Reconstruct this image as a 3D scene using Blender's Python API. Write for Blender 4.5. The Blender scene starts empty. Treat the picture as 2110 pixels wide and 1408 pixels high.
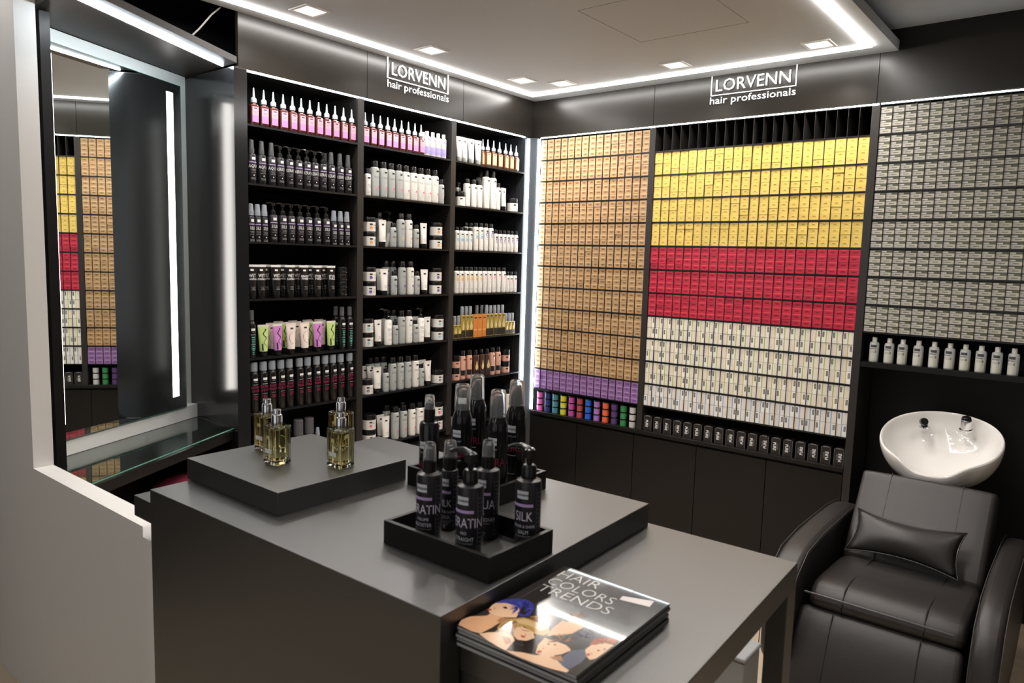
import bpy, bmesh, math, random
import numpy as np
from mathutils import Matrix, Vector
random.seed(7)
S = bpy.context.scene
COL = S.collection
PI = math.pi

# ------------------------------------------------------------------ camera
F = 1518.2
R = np.array([[0.77684774, 0.6290663, 0.02798551], [0.09076526, -0.06788732, -0.99355573], [-0.62311256, 0.77438163, -0.10983548]])
_u, _s, _v = np.linalg.svd(R); R = _u @ _v
C = np.array([2.967, -3.849, 1.64])
cd = bpy.data.cameras.new('camera'); cam = bpy.data.objects.new('camera', cd); COL.objects.link(cam)
cd.sensor_width = 36; cd.sensor_fit = 'HORIZONTAL'; cd.lens = F / 2110 * 36
cd.clip_start = 0.05
M = Matrix(((R[0][0], -R[1][0], -R[2][0], C[0]), (R[0][1], -R[1][1], -R[2][1], C[1]), (R[0][2], -R[1][2], -R[2][2], C[2]), (0, 0, 0, 1)))
cam.matrix_world = M
S.camera = cam
cd.dof.use_dof = True; cd.dof.focus_distance = 4.0; cd.dof.aperture_fstop = 6.3
# ------------------------------------------------------------------ view, world
S.view_settings.view_transform = 'Standard'; S.view_settings.look = 'None'
S.view_settings.gamma = 1; S.view_settings.exposure = 0.0; S.view_settings.use_curve_mapping = False
S.cycles.use_denoising = True
S.cycles.max_bounces = 10; S.cycles.transparent_max_bounces = 12; S.cycles.sample_clamp_indirect = 6
S.cycles.caustics_refractive = False; S.cycles.caustics_reflective = False
W = bpy.data.worlds.new('world'); S.world = W; W.use_nodes = True
W.node_tree.nodes['Background'].inputs[0].default_value = (0.75, 0.85, 1, 1)
W.node_tree.nodes['Background'].inputs[1].default_value = 0.04

WARM = (1.0, 0.92, 0.84); NEUT = (1, 0.97, 0.93); COOL = (0.86, 0.95, 1.0)
DOWNLIGHTS = [(0.272, -1.905), (0.282, -1.205), (0.287, -0.488), (0.437, -0.312), (1.15, -0.325), (1.845, -0.295)]
UNSEEN_SPOTS = [(0.62, -2.5), (1.15, -1.9), (1.9, -1.9), (1.9, -2.7), (1.9, -1.1), (3.3, -0.9), (3.3, -2.4)]  # unseen lamps without fixtures; the first is added to brighten the mirror niche
P_DOWN = 22.0
def lamp(name, kind, loc, energy, color, **k):
    l = bpy.data.lights.new(name, kind); l.energy = energy; l.color = color
    for a, v in k.items(): setattr(l, a, v)
    o = bpy.data.objects.new(name, l); o.location = loc; COL.objects.link(o); return o
for x, y in DOWNLIGHTS + UNSEEN_SPOTS:
    z = 2.636 if x < 2.1 else 2.74
    lamp('downlight_or_added_spot', 'SPOT', (x, y, z), P_DOWN, WARM, spot_size=math.radians(145), spot_blend=0.7, shadow_soft_size=0.03)
# unseen fill lamps added for assumed windows, behind the camera and at the side
o = lamp('assumed_window_fill', 'AREA', (2.6, -7.2, 1.6), 17, (0.97, 0.98, 1.0), shape='RECTANGLE', size=4.2, size_y=2.1)  # fill lamp added out of view; the shop window is assumed
o.rotation_euler = (PI / 2, 0, 0)
o = lamp('added_side_fill', 'AREA', (5.9, -4.2, 1.6), 4, (1, 0.97, 0.93), shape='RECTANGLE', size=3.0, size_y=2.0)  # second added fill lamp, out of view; the side window is made up
o.rotation_euler = (PI / 2, 0, PI / 2)

# ------------------------------------------------------------------ helpers: photo ray -> world plane
def ray(px, py): return R.T @ np.array([(px - 1055) / F, (py - 704) / F, 1.0])
def onX(px, py, x): d = ray(px, py); return C + (x - C[0]) / d[0] * d
def onY(px, py, y): d = ray(px, py); return C + (y - C[1]) / d[1] * d
def onZ(px, py, z): d = ray(px, py); return C + (z - C[2]) / d[2] * d
def yat(px, x, z):
    a = R[0] - (px - 1055) / F * R[2]; return C[1] - (a[0] * (x - C[0]) + a[2] * (z - C[2])) / a[1]
def xat(px, y, z):
    a = R[0] - (px - 1055) / F * R[2]; return C[0] - (a[1] * (y - C[1]) + a[2] * (z - C[2])) / a[0]

# ------------------------------------------------------------------ materials
MATS = {}
def mat(name, col, rough=0.5, metal=0.0, spec=0.5, emit=None, es=0.0, trans=0.0, ior=1.45, var=0.0, bump=None, coat=0.0, alpha=1.0, noise=None):
    if name in MATS: return MATS[name]
    m = bpy.data.materials.new(name); m.use_nodes = True; nt = m.node_tree; b = nt.nodes['Principled BSDF']
    b.inputs['Base Color'].default_value = (*col, 1); b.inputs['Roughness'].default_value = rough
    b.inputs['Metallic'].default_value = metal; b.inputs['Specular IOR Level'].default_value = spec
    b.inputs['Transmission Weight'].default_value = trans; b.inputs['IOR'].default_value = ior
    b.inputs['Coat Weight'].default_value = coat; b.inputs['Alpha'].default_value = alpha
    if emit: b.inputs['Emission Color'].default_value = (*emit, 1); b.inputs['Emission Strength'].default_value = es
    if var:
        oi = nt.nodes.new('ShaderNodeObjectInfo'); hs = nt.nodes.new('ShaderNodeHueSaturation'); mr = nt.nodes.new('ShaderNodeMapRange')
        mr.inputs['To Min'].default_value = 1 - var; mr.inputs['To Max'].default_value = 1 + var
        nt.links.new(oi.outputs['Random'], mr.inputs['Value']); nt.links.new(mr.outputs[0], hs.inputs['Value'])
        hs.inputs['Color'].default_value = (*col, 1); nt.links.new(hs.outputs[0], b.inputs['Base Color'])
    if noise:  # (scale, amount, stretch)
        tc = nt.nodes.new('ShaderNodeTexCoord'); mp = nt.nodes.new('ShaderNodeMapping'); n = nt.nodes.new('ShaderNodeTexNoise'); mx = nt.nodes.new('ShaderNodeMix'); mx.data_type = 'RGBA'
        mp.inputs['Scale'].default_value = noise[2]; n.inputs['Scale'].default_value = noise[0]; n.inputs['Detail'].default_value = 5
        nt.links.new(tc.outputs['Object'], mp.inputs[0]); nt.links.new(mp.outputs[0], n.inputs['Vector']); nt.links.new(n.outputs['Fac'], mx.inputs['Factor'])
        mx.inputs[6].default_value = (*[c * (1 - noise[1]) for c in col], 1); mx.inputs[7].default_value = (*[min(1, c * (1 + noise[1])) for c in col], 1)
        nt.links.new(mx.outputs[2], b.inputs['Base Color'])
    if bump:  # (scale, strength)
        n = nt.nodes.new('ShaderNodeTexNoise'); n.inputs['Scale'].default_value = bump[0]; n.inputs['Detail'].default_value = 4
        tc = nt.nodes.new('ShaderNodeTexCoord'); nt.links.new(tc.outputs['Object'], n.inputs['Vector'])
        bp = nt.nodes.new('ShaderNodeBump'); bp.inputs['Strength'].default_value = bump[1]; bp.inputs['Distance'].default_value = 0.002
        nt.links.new(n.outputs['Fac'], bp.inputs['Height']); nt.links.new(bp.outputs[0], b.inputs['Normal'])
    MATS[name] = m; return m

m_ceil = mat('ceiling_paint', (0.49, 0.49, 0.49), 0.75, bump=(40, 0.05))
m_ceil2 = mat('upper_ceiling_paint', (0.42, 0.43, 0.45), 0.8)
m_wall = mat('white_wall_paint', (0.67, 0.65, 0.63), 0.6, bump=(60, 0.05))
m_walld = mat('dark_wall_paint', (0.10, 0.095, 0.09), 0.7)
m_black = mat('black_laminate', (0.008, 0.007, 0.0065), 0.38, spec=0.35, bump=(300, 0.04))
m_fascia = mat('brown_black_laminate', (0.017, 0.014, 0.011), 0.30, spec=0.45, noise=(4, 0.15, (1, 1, 6)))
m_frame = mat('dark_grey_frame', (0.024, 0.021, 0.019), 0.42, noise=(8, 0.25, (6, 6, 0.6)))
m_shelfm = mat('black_shelf', (0.008, 0.008, 0.009), 0.30)
m_void = mat('matt_black_paint', (0.004, 0.004, 0.004), 0.8)
m_bluegrey = mat('corner_post_laminate', (0.03, 0.033, 0.038), 0.4)
m_counter = mat('counter_laminate', (0.017, 0.016, 0.015), 0.40, ior=1.95, bump=(500, 0.03))
m_floor = mat('light_wood_floor', (0.55, 0.45, 0.33), 0.35, noise=(3, 0.15, (1, 9, 1)))
m_led = mat('led_strip_cool', (1, 1, 1), 0.5, emit=COOL, es=20)
m_ledc = mat('led_strip_canopy', (1, 1, 1), 0.5, emit=COOL, es=130)
m_side = mat('satin_side_panel', (0.012, 0.012, 0.013), 0.17, ior=1.7)
m_ledw = mat('led_strip_neutral', (1, 1, 1), 0.5, emit=NEUT, es=45)
m_ledm = mat('mirror_light', (1, 1, 1), 0.5, emit=(1.0, 0.95, 0.90), es=8)
m_dl = mat('downlight_lens', (1, 1, 1), 0.5, emit=(1, 0.95, 0.88), es=4)
m_dlr = mat('downlight_trim', (0.8, 0.78, 0.75), 0.4)
m_sign = mat('lit_sign_face', (1, 1, 1), 0.5, emit=(1, 1, 1), es=1.3)
m_mirror = mat('mirror_glass', (0.86, 0.90, 0.89), 0.01, metal=1.0)
m_medge = mat('green_glass_edge', (0.07, 0.19, 0.15), 0.15, emit=(0.6, 1, 0.85), es=0.02)  # faint glow put into the edge material; the edge is no lamp
m_mwall = mat('grey_back_panel', (0.78, 0.80, 0.78), 0.45)
m_glass = mat('glass_top', (0.80, 0.93, 0.88), 0.02, trans=1.0, ior=1.5)
m_cable = mat('grey_cable', (0.16, 0.15, 0.14), 0.5)
m_white = mat('white_plastic', (0.78, 0.76, 0.72), 0.32, var=0.05)
m_greyb = mat('pale_grey_plastic', (0.40, 0.42, 0.41), 0.35, var=0.06)
m_blk = mat('black_plastic', (0.010, 0.009, 0.009), 0.22)
m_blkb = mat('black_bottle', (0.016, 0.014, 0.018), 0.30)
m_ink = mat('black_print', (0.02, 0.02, 0.02), 0.5)
m_inkg = mat('grey_print', (0.18, 0.18, 0.18), 0.5)
m_wht = mat('white_print', (0.80, 0.80, 0.80), 0.5)
m_whtg = mat('pale_print', (0.35, 0.35, 0.36), 0.5)
m_lil = mat('lilac_print', (0.50, 0.36, 0.66), 0.5)
m_mag = mat('crimson_print', (0.45, 0.02, 0.10), 0.5)
m_grn = mat('teal_print', (0.10, 0.42, 0.34), 0.5)
m_clear = mat('clear_cap_far', (0.30, 0.33, 0.37), 0.15)
m_chromef = mat('smoked_cap_far', (0.10, 0.10, 0.11), 0.12)
m_nozzle = mat('white_nozzle', (0.50, 0.54, 0.58), 0.35)
m_chrome = mat('chrome', (0.75, 0.75, 0.77), 0.12, metal=1.0)
m_cer = mat('white_ceramic', (0.80, 0.78, 0.75), 0.08, coat=0.6)
m_leather = mat('black_leather', (0.022, 0.019, 0.018), 0.42, ior=1.53, bump=(350, 0.18))
m_seam = mat('seam_thread', (0.012, 0.011, 0.011), 0.6)
def dotm(n, c): return mat('print_' + n, c, 0.5)

# ------------------------------------------------------------------ mesh building
class MB:
    def __init__(s): s.v = []; s.f = []; s.m = []; s.mats = []
    def mi(s, m):
        if m not in s.mats: s.mats.append(m)
        return s.mats.index(m)
    def add(s, vs, fs, m):
        b = len(s.v); s.v += [tuple(float(c) for c in p) for p in vs]; k = s.mi(m)
        for f in fs: s.f.append(tuple(b + i for i in f)); s.m.append(k)
        return s
    def box(s, x0, x1, y0, y1, z0, z1, m):
        return s.add([(x0, y0, z0), (x1, y0, z0), (x1, y1, z0), (x0, y1, z0), (x0, y0, z1), (x1, y0, z1), (x1, y1, z1), (x0, y1, z1)],
                     [(0, 3, 2, 1), (4, 5, 6, 7), (0, 1, 5, 4), (1, 2, 6, 5), (2, 3, 7, 6), (3, 0, 4, 7)], m)
    def prism(s, pts, z0, z1, m):
        n = len(pts)
        return s.add([(p[0], p[1], z0) for p in pts] + [(p[0], p[1], z1) for p in pts],
                     [tuple(range(n - 1, -1, -1)), tuple(range(n, 2 * n))] + [(i, (i + 1) % n, n + (i + 1) % n, n + i) for i in range(n)], m)
    def quad(s, a, b, c, d, m): return s.add([a, b, c, d], [(0, 1, 2, 3)], m)
    def lathe(s, prof, m, n=20, c=(0, 0), sx=1, sy=1, top=True, bot=True):
        vs = []; fs = []; k = len(prof)
        for r, z in prof:
            for i in range(n):
                a = 2 * PI * i / n; vs.append((c[0] + r * sx * math.sin(a), c[1] - r * sy * math.cos(a), z))
        for j in range(k - 1):
            for i in range(n):
                fs.append((j * n + i, j * n + (i + 1) % n, (j + 1) * n + (i + 1) % n, (j + 1) * n + i))
        if bot and prof[0][0] > 1e-5: fs.append(tuple(range(n - 1, -1, -1)))
        if top and prof[-1][0] > 1e-5: fs.append(tuple((k - 1) * n + i for i in range(n)))
        return s.add(vs, fs, m)
    def rbox(s, w, d, h, r, m, z0=0.0, c=(0, 0), seg=3, e=0.0):
        pts = []
        for cx, cy, a0 in ((w / 2 - r, -d / 2 + r, -PI / 2), (w / 2 - r, d / 2 - r, 0), (-w / 2 + r, d / 2 - r, PI / 2), (-w / 2 + r, -d / 2 + r, PI)):
            for i in range(seg + 1):
                a = a0 + i * PI / 2 / seg; pts.append((c[0] + cx + r * math.cos(a), c[1] + cy + r * math.sin(a)))
        if not e: return s.prism(pts, z0, z0 + h, m)
        n = len(pts); sc = lambda k: [(c[0] + (p[0] - c[0]) * k, c[1] + (p[1] - c[1]) * k) for p in pts]
        k = 1 - 2 * e / w; vs = [(*p, z0) for p in sc(k)] + [(*p, z0 + e) for p in pts] + [(*p, z0 + h - e) for p in pts] + [(*p, z0 + h) for p in sc(k)]
        fs = [tuple(range(n - 1, -1, -1)), tuple(range(3 * n, 4 * n))]
        for j in range(3):
            for i in range(n): fs.append((j * n + i, j * n + (i + 1) % n, (j + 1) * n + (i + 1) % n, (j + 1) * n + i))
        return s.add(vs, fs, m)
    def loft(s, rings, m, cap=True):
        n = len(rings[0]); vs = [p for r in rings for p in r]; fs = []
        for j in range(len(rings) - 1):
            for i in range(n): fs.append((j * n + i, j * n + (i + 1) % n, (j + 1) * n + (i + 1) % n, (j + 1) * n + i))
        if cap: fs += [tuple(range(n - 1, -1, -1)), tuple((len(rings) - 1) * n + i for i in range(n))]
        return s.add(vs, fs, m)
    def tube(s, pts, r, m, n=8):
        pts = [Vector(p) for p in pts]; rings = []
        for i, p in enumerate(pts):
            t = (pts[min(i + 1, len(pts) - 1)] - pts[max(i - 1, 0)]).normalized()
            u = t.cross(Vector((0, 0, 1)));
            if u.length < 1e-3: u = t.cross(Vector((0, 1, 0)))
            u.normalize(); w = u.cross(t); rr = r[i] if isinstance(r, (list, tuple)) else r
            rings.append([p + rr * (math.cos(2 * PI * k / n) * u + math.sin(2 * PI * k / n) * w) for k in range(n)])
        return s.loft(rings, m)
    def decal(s, r, xa, xb, z0, z1, m, seg=5, off=0.0004):  # a printed rectangle wrapped on a cylinder, facing -y
        vs = []
        for i in range(seg + 1):
            a = (xa + (xb - xa) * i / seg) / r
            for z in (z0, z1): vs.append(((r + off) * math.sin(a), -(r + off) * math.cos(a), z))
        return s.add(vs, [(2 * i, 2 * i + 2, 2 * i + 3, 2 * i + 1) for i in range(seg)], m)
    def disc(s, r, cx, cz, rad, m, n=12, off=0.0005, sz=1.0):
        vs = []
        for i in range(n):
            t = 2 * PI * i / n; a = (cx + rad * math.cos(t)) / r; vs.append(((r + off) * math.sin(a), -(r + off) * math.cos(a), cz + sz * rad * math.sin(t)))
        return s.add(vs, [tuple(range(n))], m)
    def mesh_in(s, md, fn, m):
        return s.add([fn(v.co) for v in md.vertices], [tuple(p.vertices) for p in md.polygons], m)
    def mesh(s, name, smooth=35, bevel=0.0):
        me = bpy.data.meshes.new(name); me.from_pydata(s.v, [], s.f)
        for m in s.mats: me.materials.append(m)
        me.polygons.foreach_set('material_index', s.m)
        if smooth:
            me.polygons.foreach_set('use_smooth', [True] * len(me.polygons)); me.update(); me.set_sharp_from_angle(angle=math.radians(smooth))
        me.update(); return me

def ob(name, me, parent=None, loc=None, rot=None):
    o = bpy.data.objects.new(name, me if not isinstance(me, MB) else me.mesh(name)); COL.objects.link(o)
    if parent is not None: o.parent = parent
    if loc is not None: o.location = loc
    if rot is not None: o.rotation_euler = rot
    return o
def tag(o, label, cat, group=None, kind=None):
    if label: o['label'] = label
    if cat: o['category'] = cat
    if group: o['group'] = group
    if kind: o['kind'] = kind
    return o
def thing(name, label, cat, loc=(0, 0, 0), rz=0, group=None):
    o = bpy.data.objects.new(name, None); COL.objects.link(o); o.empty_display_size = 0.02
    o.location = loc; o.rotation_euler = (0, 0, rz); return tag(o, label, cat, group)
def struct(name, mb): o = ob(name, mb); o['kind'] = 'structure'; return o
def bevel(o, w, seg=2):
    b = o.modifiers.new('edge', 'BEVEL'); b.width = w; b.segments = seg; b.limit_method = 'ANGLE'; b.angle_limit = math.radians(40); return o
_tx = {}
def text_md(body, size, sx=1.0, bold=0.0, align='CENTER', res=2):
    k = (body, size, sx, bold, align, res)
    if k not in _tx:
        cu = bpy.data.curves.new('t', 'FONT'); cu.body = body; cu.size = size; cu.align_x = align; cu.offset = bold; cu.resolution_u = res; cu.fill_mode = 'FRONT'
        o = bpy.data.objects.new('t', cu); COL.objects.link(o); dg = bpy.context.evaluated_depsgraph_get()
        me = bpy.data.meshes.new_from_object(o.evaluated_get(dg)); bpy.data.objects.remove(o); bpy.data.curves.remove(cu)
        for v in me.vertices: v.co.x *= sx
        _tx[k] = me
    return _tx[k]
ORD = 'zeroth first second third fourth fifth sixth seventh eighth ninth tenth eleventh twelfth thirteenth fourteenth fifteenth sixteenth seventeenth eighteenth nineteenth twentieth'.split() + ['twenty-first', 'twenty-second', 'twenty-third']

# ================================================================== ROOM
ZT, ZC, ZM = 2.42, 2.652, 2.75
struct('floor', MB().box(-3, 6, -7.5, 0.4, -0.05, 0, m_floor))
struct('ceiling', MB().box(0.0, 2.113, -7.5, 0.0, ZC, ZC + 0.045, m_ceil))
struct('ceiling', MB().box(0.0, 6, -7.5, 0.4, ZM, ZM + 0.05, m_ceil2))
struct('ceiling', MB().box(-3, -0.001, -7.5, 0.4, ZM, ZM + 0.05, m_void))
# access hatch outline in the ceiling
hq = [onZ(*p, ZC) for p in ((1192, 23), (1315, 88), (1545, 47))]; hx0, hy1, hx1 = hq[0][0], hq[1][1], hq[2][0]
hb = MB(); t = 0.0022
for a in ((hx0, hx0 + t, -1.28, hy1), (hx0, hx1, hy1 - t, hy1), (hx1 - t, hx1, -1.28, hy1), (hx0, hx1, -1.28, -1.28 + t)): hb.box(a[0], a[1], a[2], a[3], ZC - 0.0006, ZC + 0.001, mat('hatch_gap', (0.16, 0.15, 0.145), 0.8))
struct('trim_3', hb)
struct('wall_back', MB().box(0, 6, 0.27, 0.32, 0, ZM, m_black))
struct('wall_left', MB().box(-0.50, -0.46, -4.5, 0.3, 0, ZM, m_void))
wf = MB()  # unseen front of the shop with an assumed window opening, behind the photographer
wf.box(-3, 0.5, -7.5, -7.4, 0, ZM, m_walld).box(4.7, 6, -7.5, -7.4, 0, ZM, m_walld).box(0.5, 4.7, -7.5, -7.4, 0, 0.55, m_walld).box(0.5, 4.7, -7.5, -7.4, 2.65, ZM, m_walld)
struct('wall_front', wf)
wr = MB().box(6, 6.1, -7.5, -5.7, 0, ZM, m_walld).box(6, 6.1, -2.7, 0.4, 0, ZM, m_walld).box(6, 6.1, -5.7, -2.7, 0, 0.6, m_walld).box(6, 6.1, -5.7, -2.7, 2.6, ZM, m_walld)  # unseen side wall; its window opening is added for the side fill
struct('wall_right', wr)
# white partition with the opening in front of the mirror niche
pw = MB().box(-3, 0.145, -2.95, -2.887, 0, ZM, m_wall)
pw.prism([(0.145, -2.95), (0.955, -2.95), (1.03, -2.984), (1.10, -2.984), (1.10, -2.93), (1.0, -2.887), (0.145, -2.887)], 0, 0.88, m_wall)
struct('wall_partition', pw)
# fascias: panels with fine joints
fl = MB()
for a, b in ((-2.073, -1.372), (-1.369, -0.668), (-0.665, 0.0)): fl.box(-0.02, 0.0, a, b, ZT + 0.006, ZM, m_fascia)
struct('trim_1', fl)
fr = MB()
for a, b in ((0.0, 0.858), (0.861, 2.034), (2.037, 3.6)): fr.box(a, b, 0.0, 0.02, ZT + 0.006, ZM, m_fascia)
struct('trim_2', fr)

# ---- ceiling light line: one thing, three runs
lt = thing('ceiling_light_line', 'bright white light line set in the pale lowered ceiling, following its edge', 'light', (0.105, -0.15, ZC))
def run(x0, x1, y0, y1):
    m = MB().box(x0 - 0.105, x1 - 0.105, y0 + 0.15, y1 + 0.15, -0.008, 0.004, m_ledw); ob('light_run', m, lt)
run(0.095, 0.117, -6.5, -0.146); run(0.117, 2.012, -0.168, -0.146); run(2.012, 2.034, -6.5, -0.146)
# ---- recessed square downlights
dl_where = ['above the mirror end of the shelving', 'above the sign of the shelved wall', 'near the ceiling corner, on the shelved side', 'near the ceiling corner, on the carton side', 'above the brown cartons, before the carton wall sign', 'above the yellow cartons, by the lowered ceiling end']
tr = MB().box(-0.062, 0.062, -0.062, -0.050, -0.005, 0.002, m_dlr).box(-0.062, 0.062, 0.050, 0.062, -0.005, 0.002, m_dlr).box(-0.062, -0.050, -0.05, 0.05, -0.005, 0.002, m_dlr).box(0.050, 0.062, -0.05, 0.05, -0.005, 0.002, m_dlr).mesh('dtrim', 0)
lens = MB().box(-0.030, 0.030, -0.030, 0.030, -0.003, -0.0005, m_dl).mesh('dlens', 0)
refl = MB()
for k in range(4):
    a = k * PI / 2; f = lambda x, y, z: (x * math.cos(a) - y * math.sin(a), x * math.sin(a) + y * math.cos(a), z)
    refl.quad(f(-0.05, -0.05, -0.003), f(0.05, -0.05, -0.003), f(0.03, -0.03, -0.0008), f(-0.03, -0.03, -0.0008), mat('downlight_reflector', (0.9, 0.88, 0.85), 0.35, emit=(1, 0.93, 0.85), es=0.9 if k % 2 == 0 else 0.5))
refl = refl.mesh('drefl', 0)
for i, (x, y) in enumerate(DOWNLIGHTS):
    t = thing('ceiling_downlight', 'square recessed downlight ' + dl_where[i], 'light', (x, y, ZC), group='square downlights in the lowered ceiling')
    ob('trim_ring', tr, t); ob('lens', lens, t); ob('reflector', refl, t)

# ---- signs
def sign(name, label, origin, rz, w, frame_top):
    # local: x along the wall, z up, facing -y ; origin = lower corner of the frame at its start
    t = thing(name, label, 'sign', origin, rz)
    m = MB(); th = 0.0035
    m.box(0, th, -0.006, 0, 0, frame_top, m_sign).box(w - th, w, -0.006, 0, 0, frame_top, m_sign).box(0, w, -0.006, 0, -th, 0, m_sign)
    ob('frame_line', m, t)
    md = text_md('LORVENN', 0.1, 1.0, 0.0); xs = [v.co.x for v in md.vertices]; ys = [v.co.y for v in md.vertices]
    k = (w - 0.056) / (max(xs) - min(xs)); ky = 0.062 / max(ys)
    ob('lettering', MB().mesh_in(md, lambda c: (w / 2 + (c.x - (max(xs) + min(xs)) / 2) * k, -0.007, 0.017 + c.y * ky), m_sign), t)
    md = text_md('hair professionals', 0.05, 1.0, 0.0); xs2 = [v.co.x for v in md.vertices]
    k2 = (w + 0.002) / (max(xs2) - min(xs2)); hy = max(v.co.y for v in md.vertices); ky2 = 0.036 / hy
    ob('tagline', MB().mesh_in(md, lambda c: (w / 2 + (c.x - (max(xs2) + min(xs2)) / 2) * k2, -0.007, -0.047 + c.y * ky2), m_sign), t)
sign('wall_sign', 'white lit LORVENN sign on the dark fascia above the brown and yellow cartons', (1.202, -0.001, 2.552), 0, 0.453, ZC - 2.552)
sign('wall_sign', 'white lit LORVENN sign on the dark fascia above the bottle shelves', (0.001, -1.243, 2.552), PI / 2, 0.446, ZC - 2.552)

# ================================================================== LEFT SHELVING (faces +x)
SZ = [2.198, 1.945, 1.690, 1.434, 1.166, 0.913, 0.637]
BAYS = [(-2.033, -1.428), (-1.39, -0.757), (-0.719, -0.085)]
BAYN = ['the bay beside the mirror', 'the middle bay', 'the corner bay']
D = 0.30
for b, (y0, y1) in enumerate(BAYS):
    t = thing('shelving_unit', 'black shelving unit with seven shelves of bottles, ' + BAYN[b], 'shelving', (0, y0, 0), group='black shelving units')
    w = y1 - y0
    ob('back_panel', MB().box(-D - 0.012, -D, 0, w, 0.60, ZT, m_void), t)
    lo = 0.062 if b == 0 else 0.019; hi = 0.0 if b == 2 else 0.019
    ob('side_panel', MB().box(-D - (0.11 if b == 0 else 0), 0, -lo, 0, 0.0 if b == 0 else 0.6, ZT, m_frame if b else m_side), t)
    ob('side_panel', MB().box(-D, 0, w, w + hi + (0.022 if b == 2 else 0), 0.6, ZT, m_frame if b < 2 else m_bluegrey), t)
    ob('top_panel', MB().box(-D, 0, -lo, w + hi, ZT, ZT + 0.005, m_frame), t)
    for z in SZ: ob('shelf', MB().box(-D, -0.001, 0.0008, w - 0.0008, z - 0.009, z, m_shelfm), t)
    for yy in (0.0012, w - 0.0012):
        pr = MB().box(-0.07, -0.058, yy - 0.0008, yy + 0.0008, 0.66, ZT - 0.02, m_frame)
        ob('shelf_rail', pr, t)
    ob('light_strip', MB().box(-0.010, 0.0015, -lo if b else 0.0, w + hi, ZT - 0.0045, ZT + 0.0015, m_led), t)
# corner post between the two walls
cp = thing('corner_post', 'dark post closing the corner between two vertical light strips', 'post', (0, 0, 0))
ob('post_panel', MB().prism([(0, -0.046), (0.044, -0.002), (0.044, 0.02), (-0.02, 0.02), (-0.02, -0.046)], 0, ZT, m_bluegrey), cp)
ob('light_strip', MB().box(-0.004, 0.010, -0.059, -0.048, 0.66, ZT - 0.008, m_led), cp)
ob('light_strip', MB().box(0.046, 0.057, -0.012, 0.004, 0.66, ZT - 0.008, m_led), cp)
# base cabinets under the shelving
for b, (y0, y1) in enumerate(BAYS):
    lo = 0.062 if b == 0 else 0.019
    t = thing('base_cabinet', 'black base cabinet under ' + BAYN[b] + ' of bottle shelves', 'cabinet', (0, y0, 0), group='black cabinets below the bottle shelves')
    w = y1 - y0 + (0.033 if b == 2 else 0.019)
    ob('carcass', MB().box(-D, -0.02, 0.002 if b == 0 else -0.017, w, 0.0, 0.595, m_black), t)
    ob('drawer', MB().box(-0.02, -0.002, 0.002 if b == 0 else -0.017, w - 0.003, 0.44, 0.585, m_black), t)
    ob('door', MB().box(-0.02, -0.002, 0.002 if b == 0 else -0.017, w - 0.003, 0.08, 0.437, m_black), t)

# ================================================================== RIGHT RACKS (face -y)
RZ = [2.41, 2.277, 2.145, 2.013, 1.879, 1.744, 1.609, 1.474, 1.340, 1.206, 1.072, 0.938, 0.804, 0.655]
def rack(name, label, x0, x1, ncol, mids, zb, depth, rows, z_div=None):
    t = thing(name, label, 'display rack', (x0, 0, 0)); w = x1 - x0
    ob('back_panel', MB().box(0, w, depth - 0.01, depth, zb, ZT, m_void), t)
    ob('top_panel', MB().box(0, w, 0, depth - 0.01, 2.411, ZT, m_shelfm), t)
    for z in rows: ob('shelf', MB().box(0, w, 0.001, depth - 0.01, z - 0.0035, z + 0.0035, m_shelfm), t)
    p = w / ncol
    for i in range(1, ncol):
        th = 0.0016 if i in mids else 0.0009
        ob('divider', MB().box(i * p - th, i * p + th, 0.0, depth - 0.012, (z_div or zb), 2.411, m_frame), t)
    ob('light_strip', MB().box(-0.0, w + 0.03, -0.002, 0.006, ZT - 0.0045, ZT + 0.0015, m_led), t)
    return t
rack('carton_rack', 'black pigeonhole rack holding the brown and purple cartons beside the corner', 0.060, 0.842, 15, (), 0.655, 0.26, RZ[1:13], 0.808)
rack('carton_rack', 'black pigeonhole rack holding the yellow, red and white cartons', 0.880, 2.017, 22, (11,), 0.655, 0.26, RZ[1:13], 0.808)
rack('carton_rack', 'black pigeonhole rack of grey cartons hung above the wash chair', 2.056, 2.719, 13, (), 1.197, 0.26, RZ[1:9], 1.344)
for x0, x1, zb, lab in ((0.843, 0.879, 0.6545, 'slim dark upright between the brown and the yellow cartons'), (2.018, 2.055, 0.0, 'slim dark upright between the yellow and the grey cartons')):
    tag(bevel(ob('upright_post', MB().box(x0, x1, -0.003, 0.25, zb, 2.412, m_frame)), 0.0015), lab, 'post')
tag(ob('bottle_shelf', MB().box(2.056, 3.4, -0.002, 0.262, 1.172, 1.197, m_black)), 'black shelf board carrying the pale bottles under the grey cartons', 'shelf')
lg = MB().box(0.046, 2.017, -0.010, 0.26, 0.632, 0.654, m_black)
tag(bevel(ob('ledge_board', lg), 0.0012), 'long black ledge under the carton racks with dye jars and black packs on it', 'shelf')
DX = [0.046, 0.418, 0.827, 1.231, 1.630, 2.016]
for i in range(5):
    t = thing('base_cabinet', 'handleless black cabinet below the carton wall, ' + ORD[i + 1] + ' from the corner', 'cabinet', (DX[i], 0, 0), group='black cabinets below the carton wall')
    w = DX[i + 1] - DX[i]
    ob('carcass', MB().box(0, w - 0.001, 0.02, 0.26, 0, 0.631, m_black), t)
    ob('door', MB().box(0.002, w - 0.002, 0.001, 0.02, 0.01, 0.617, m_black), t)

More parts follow.
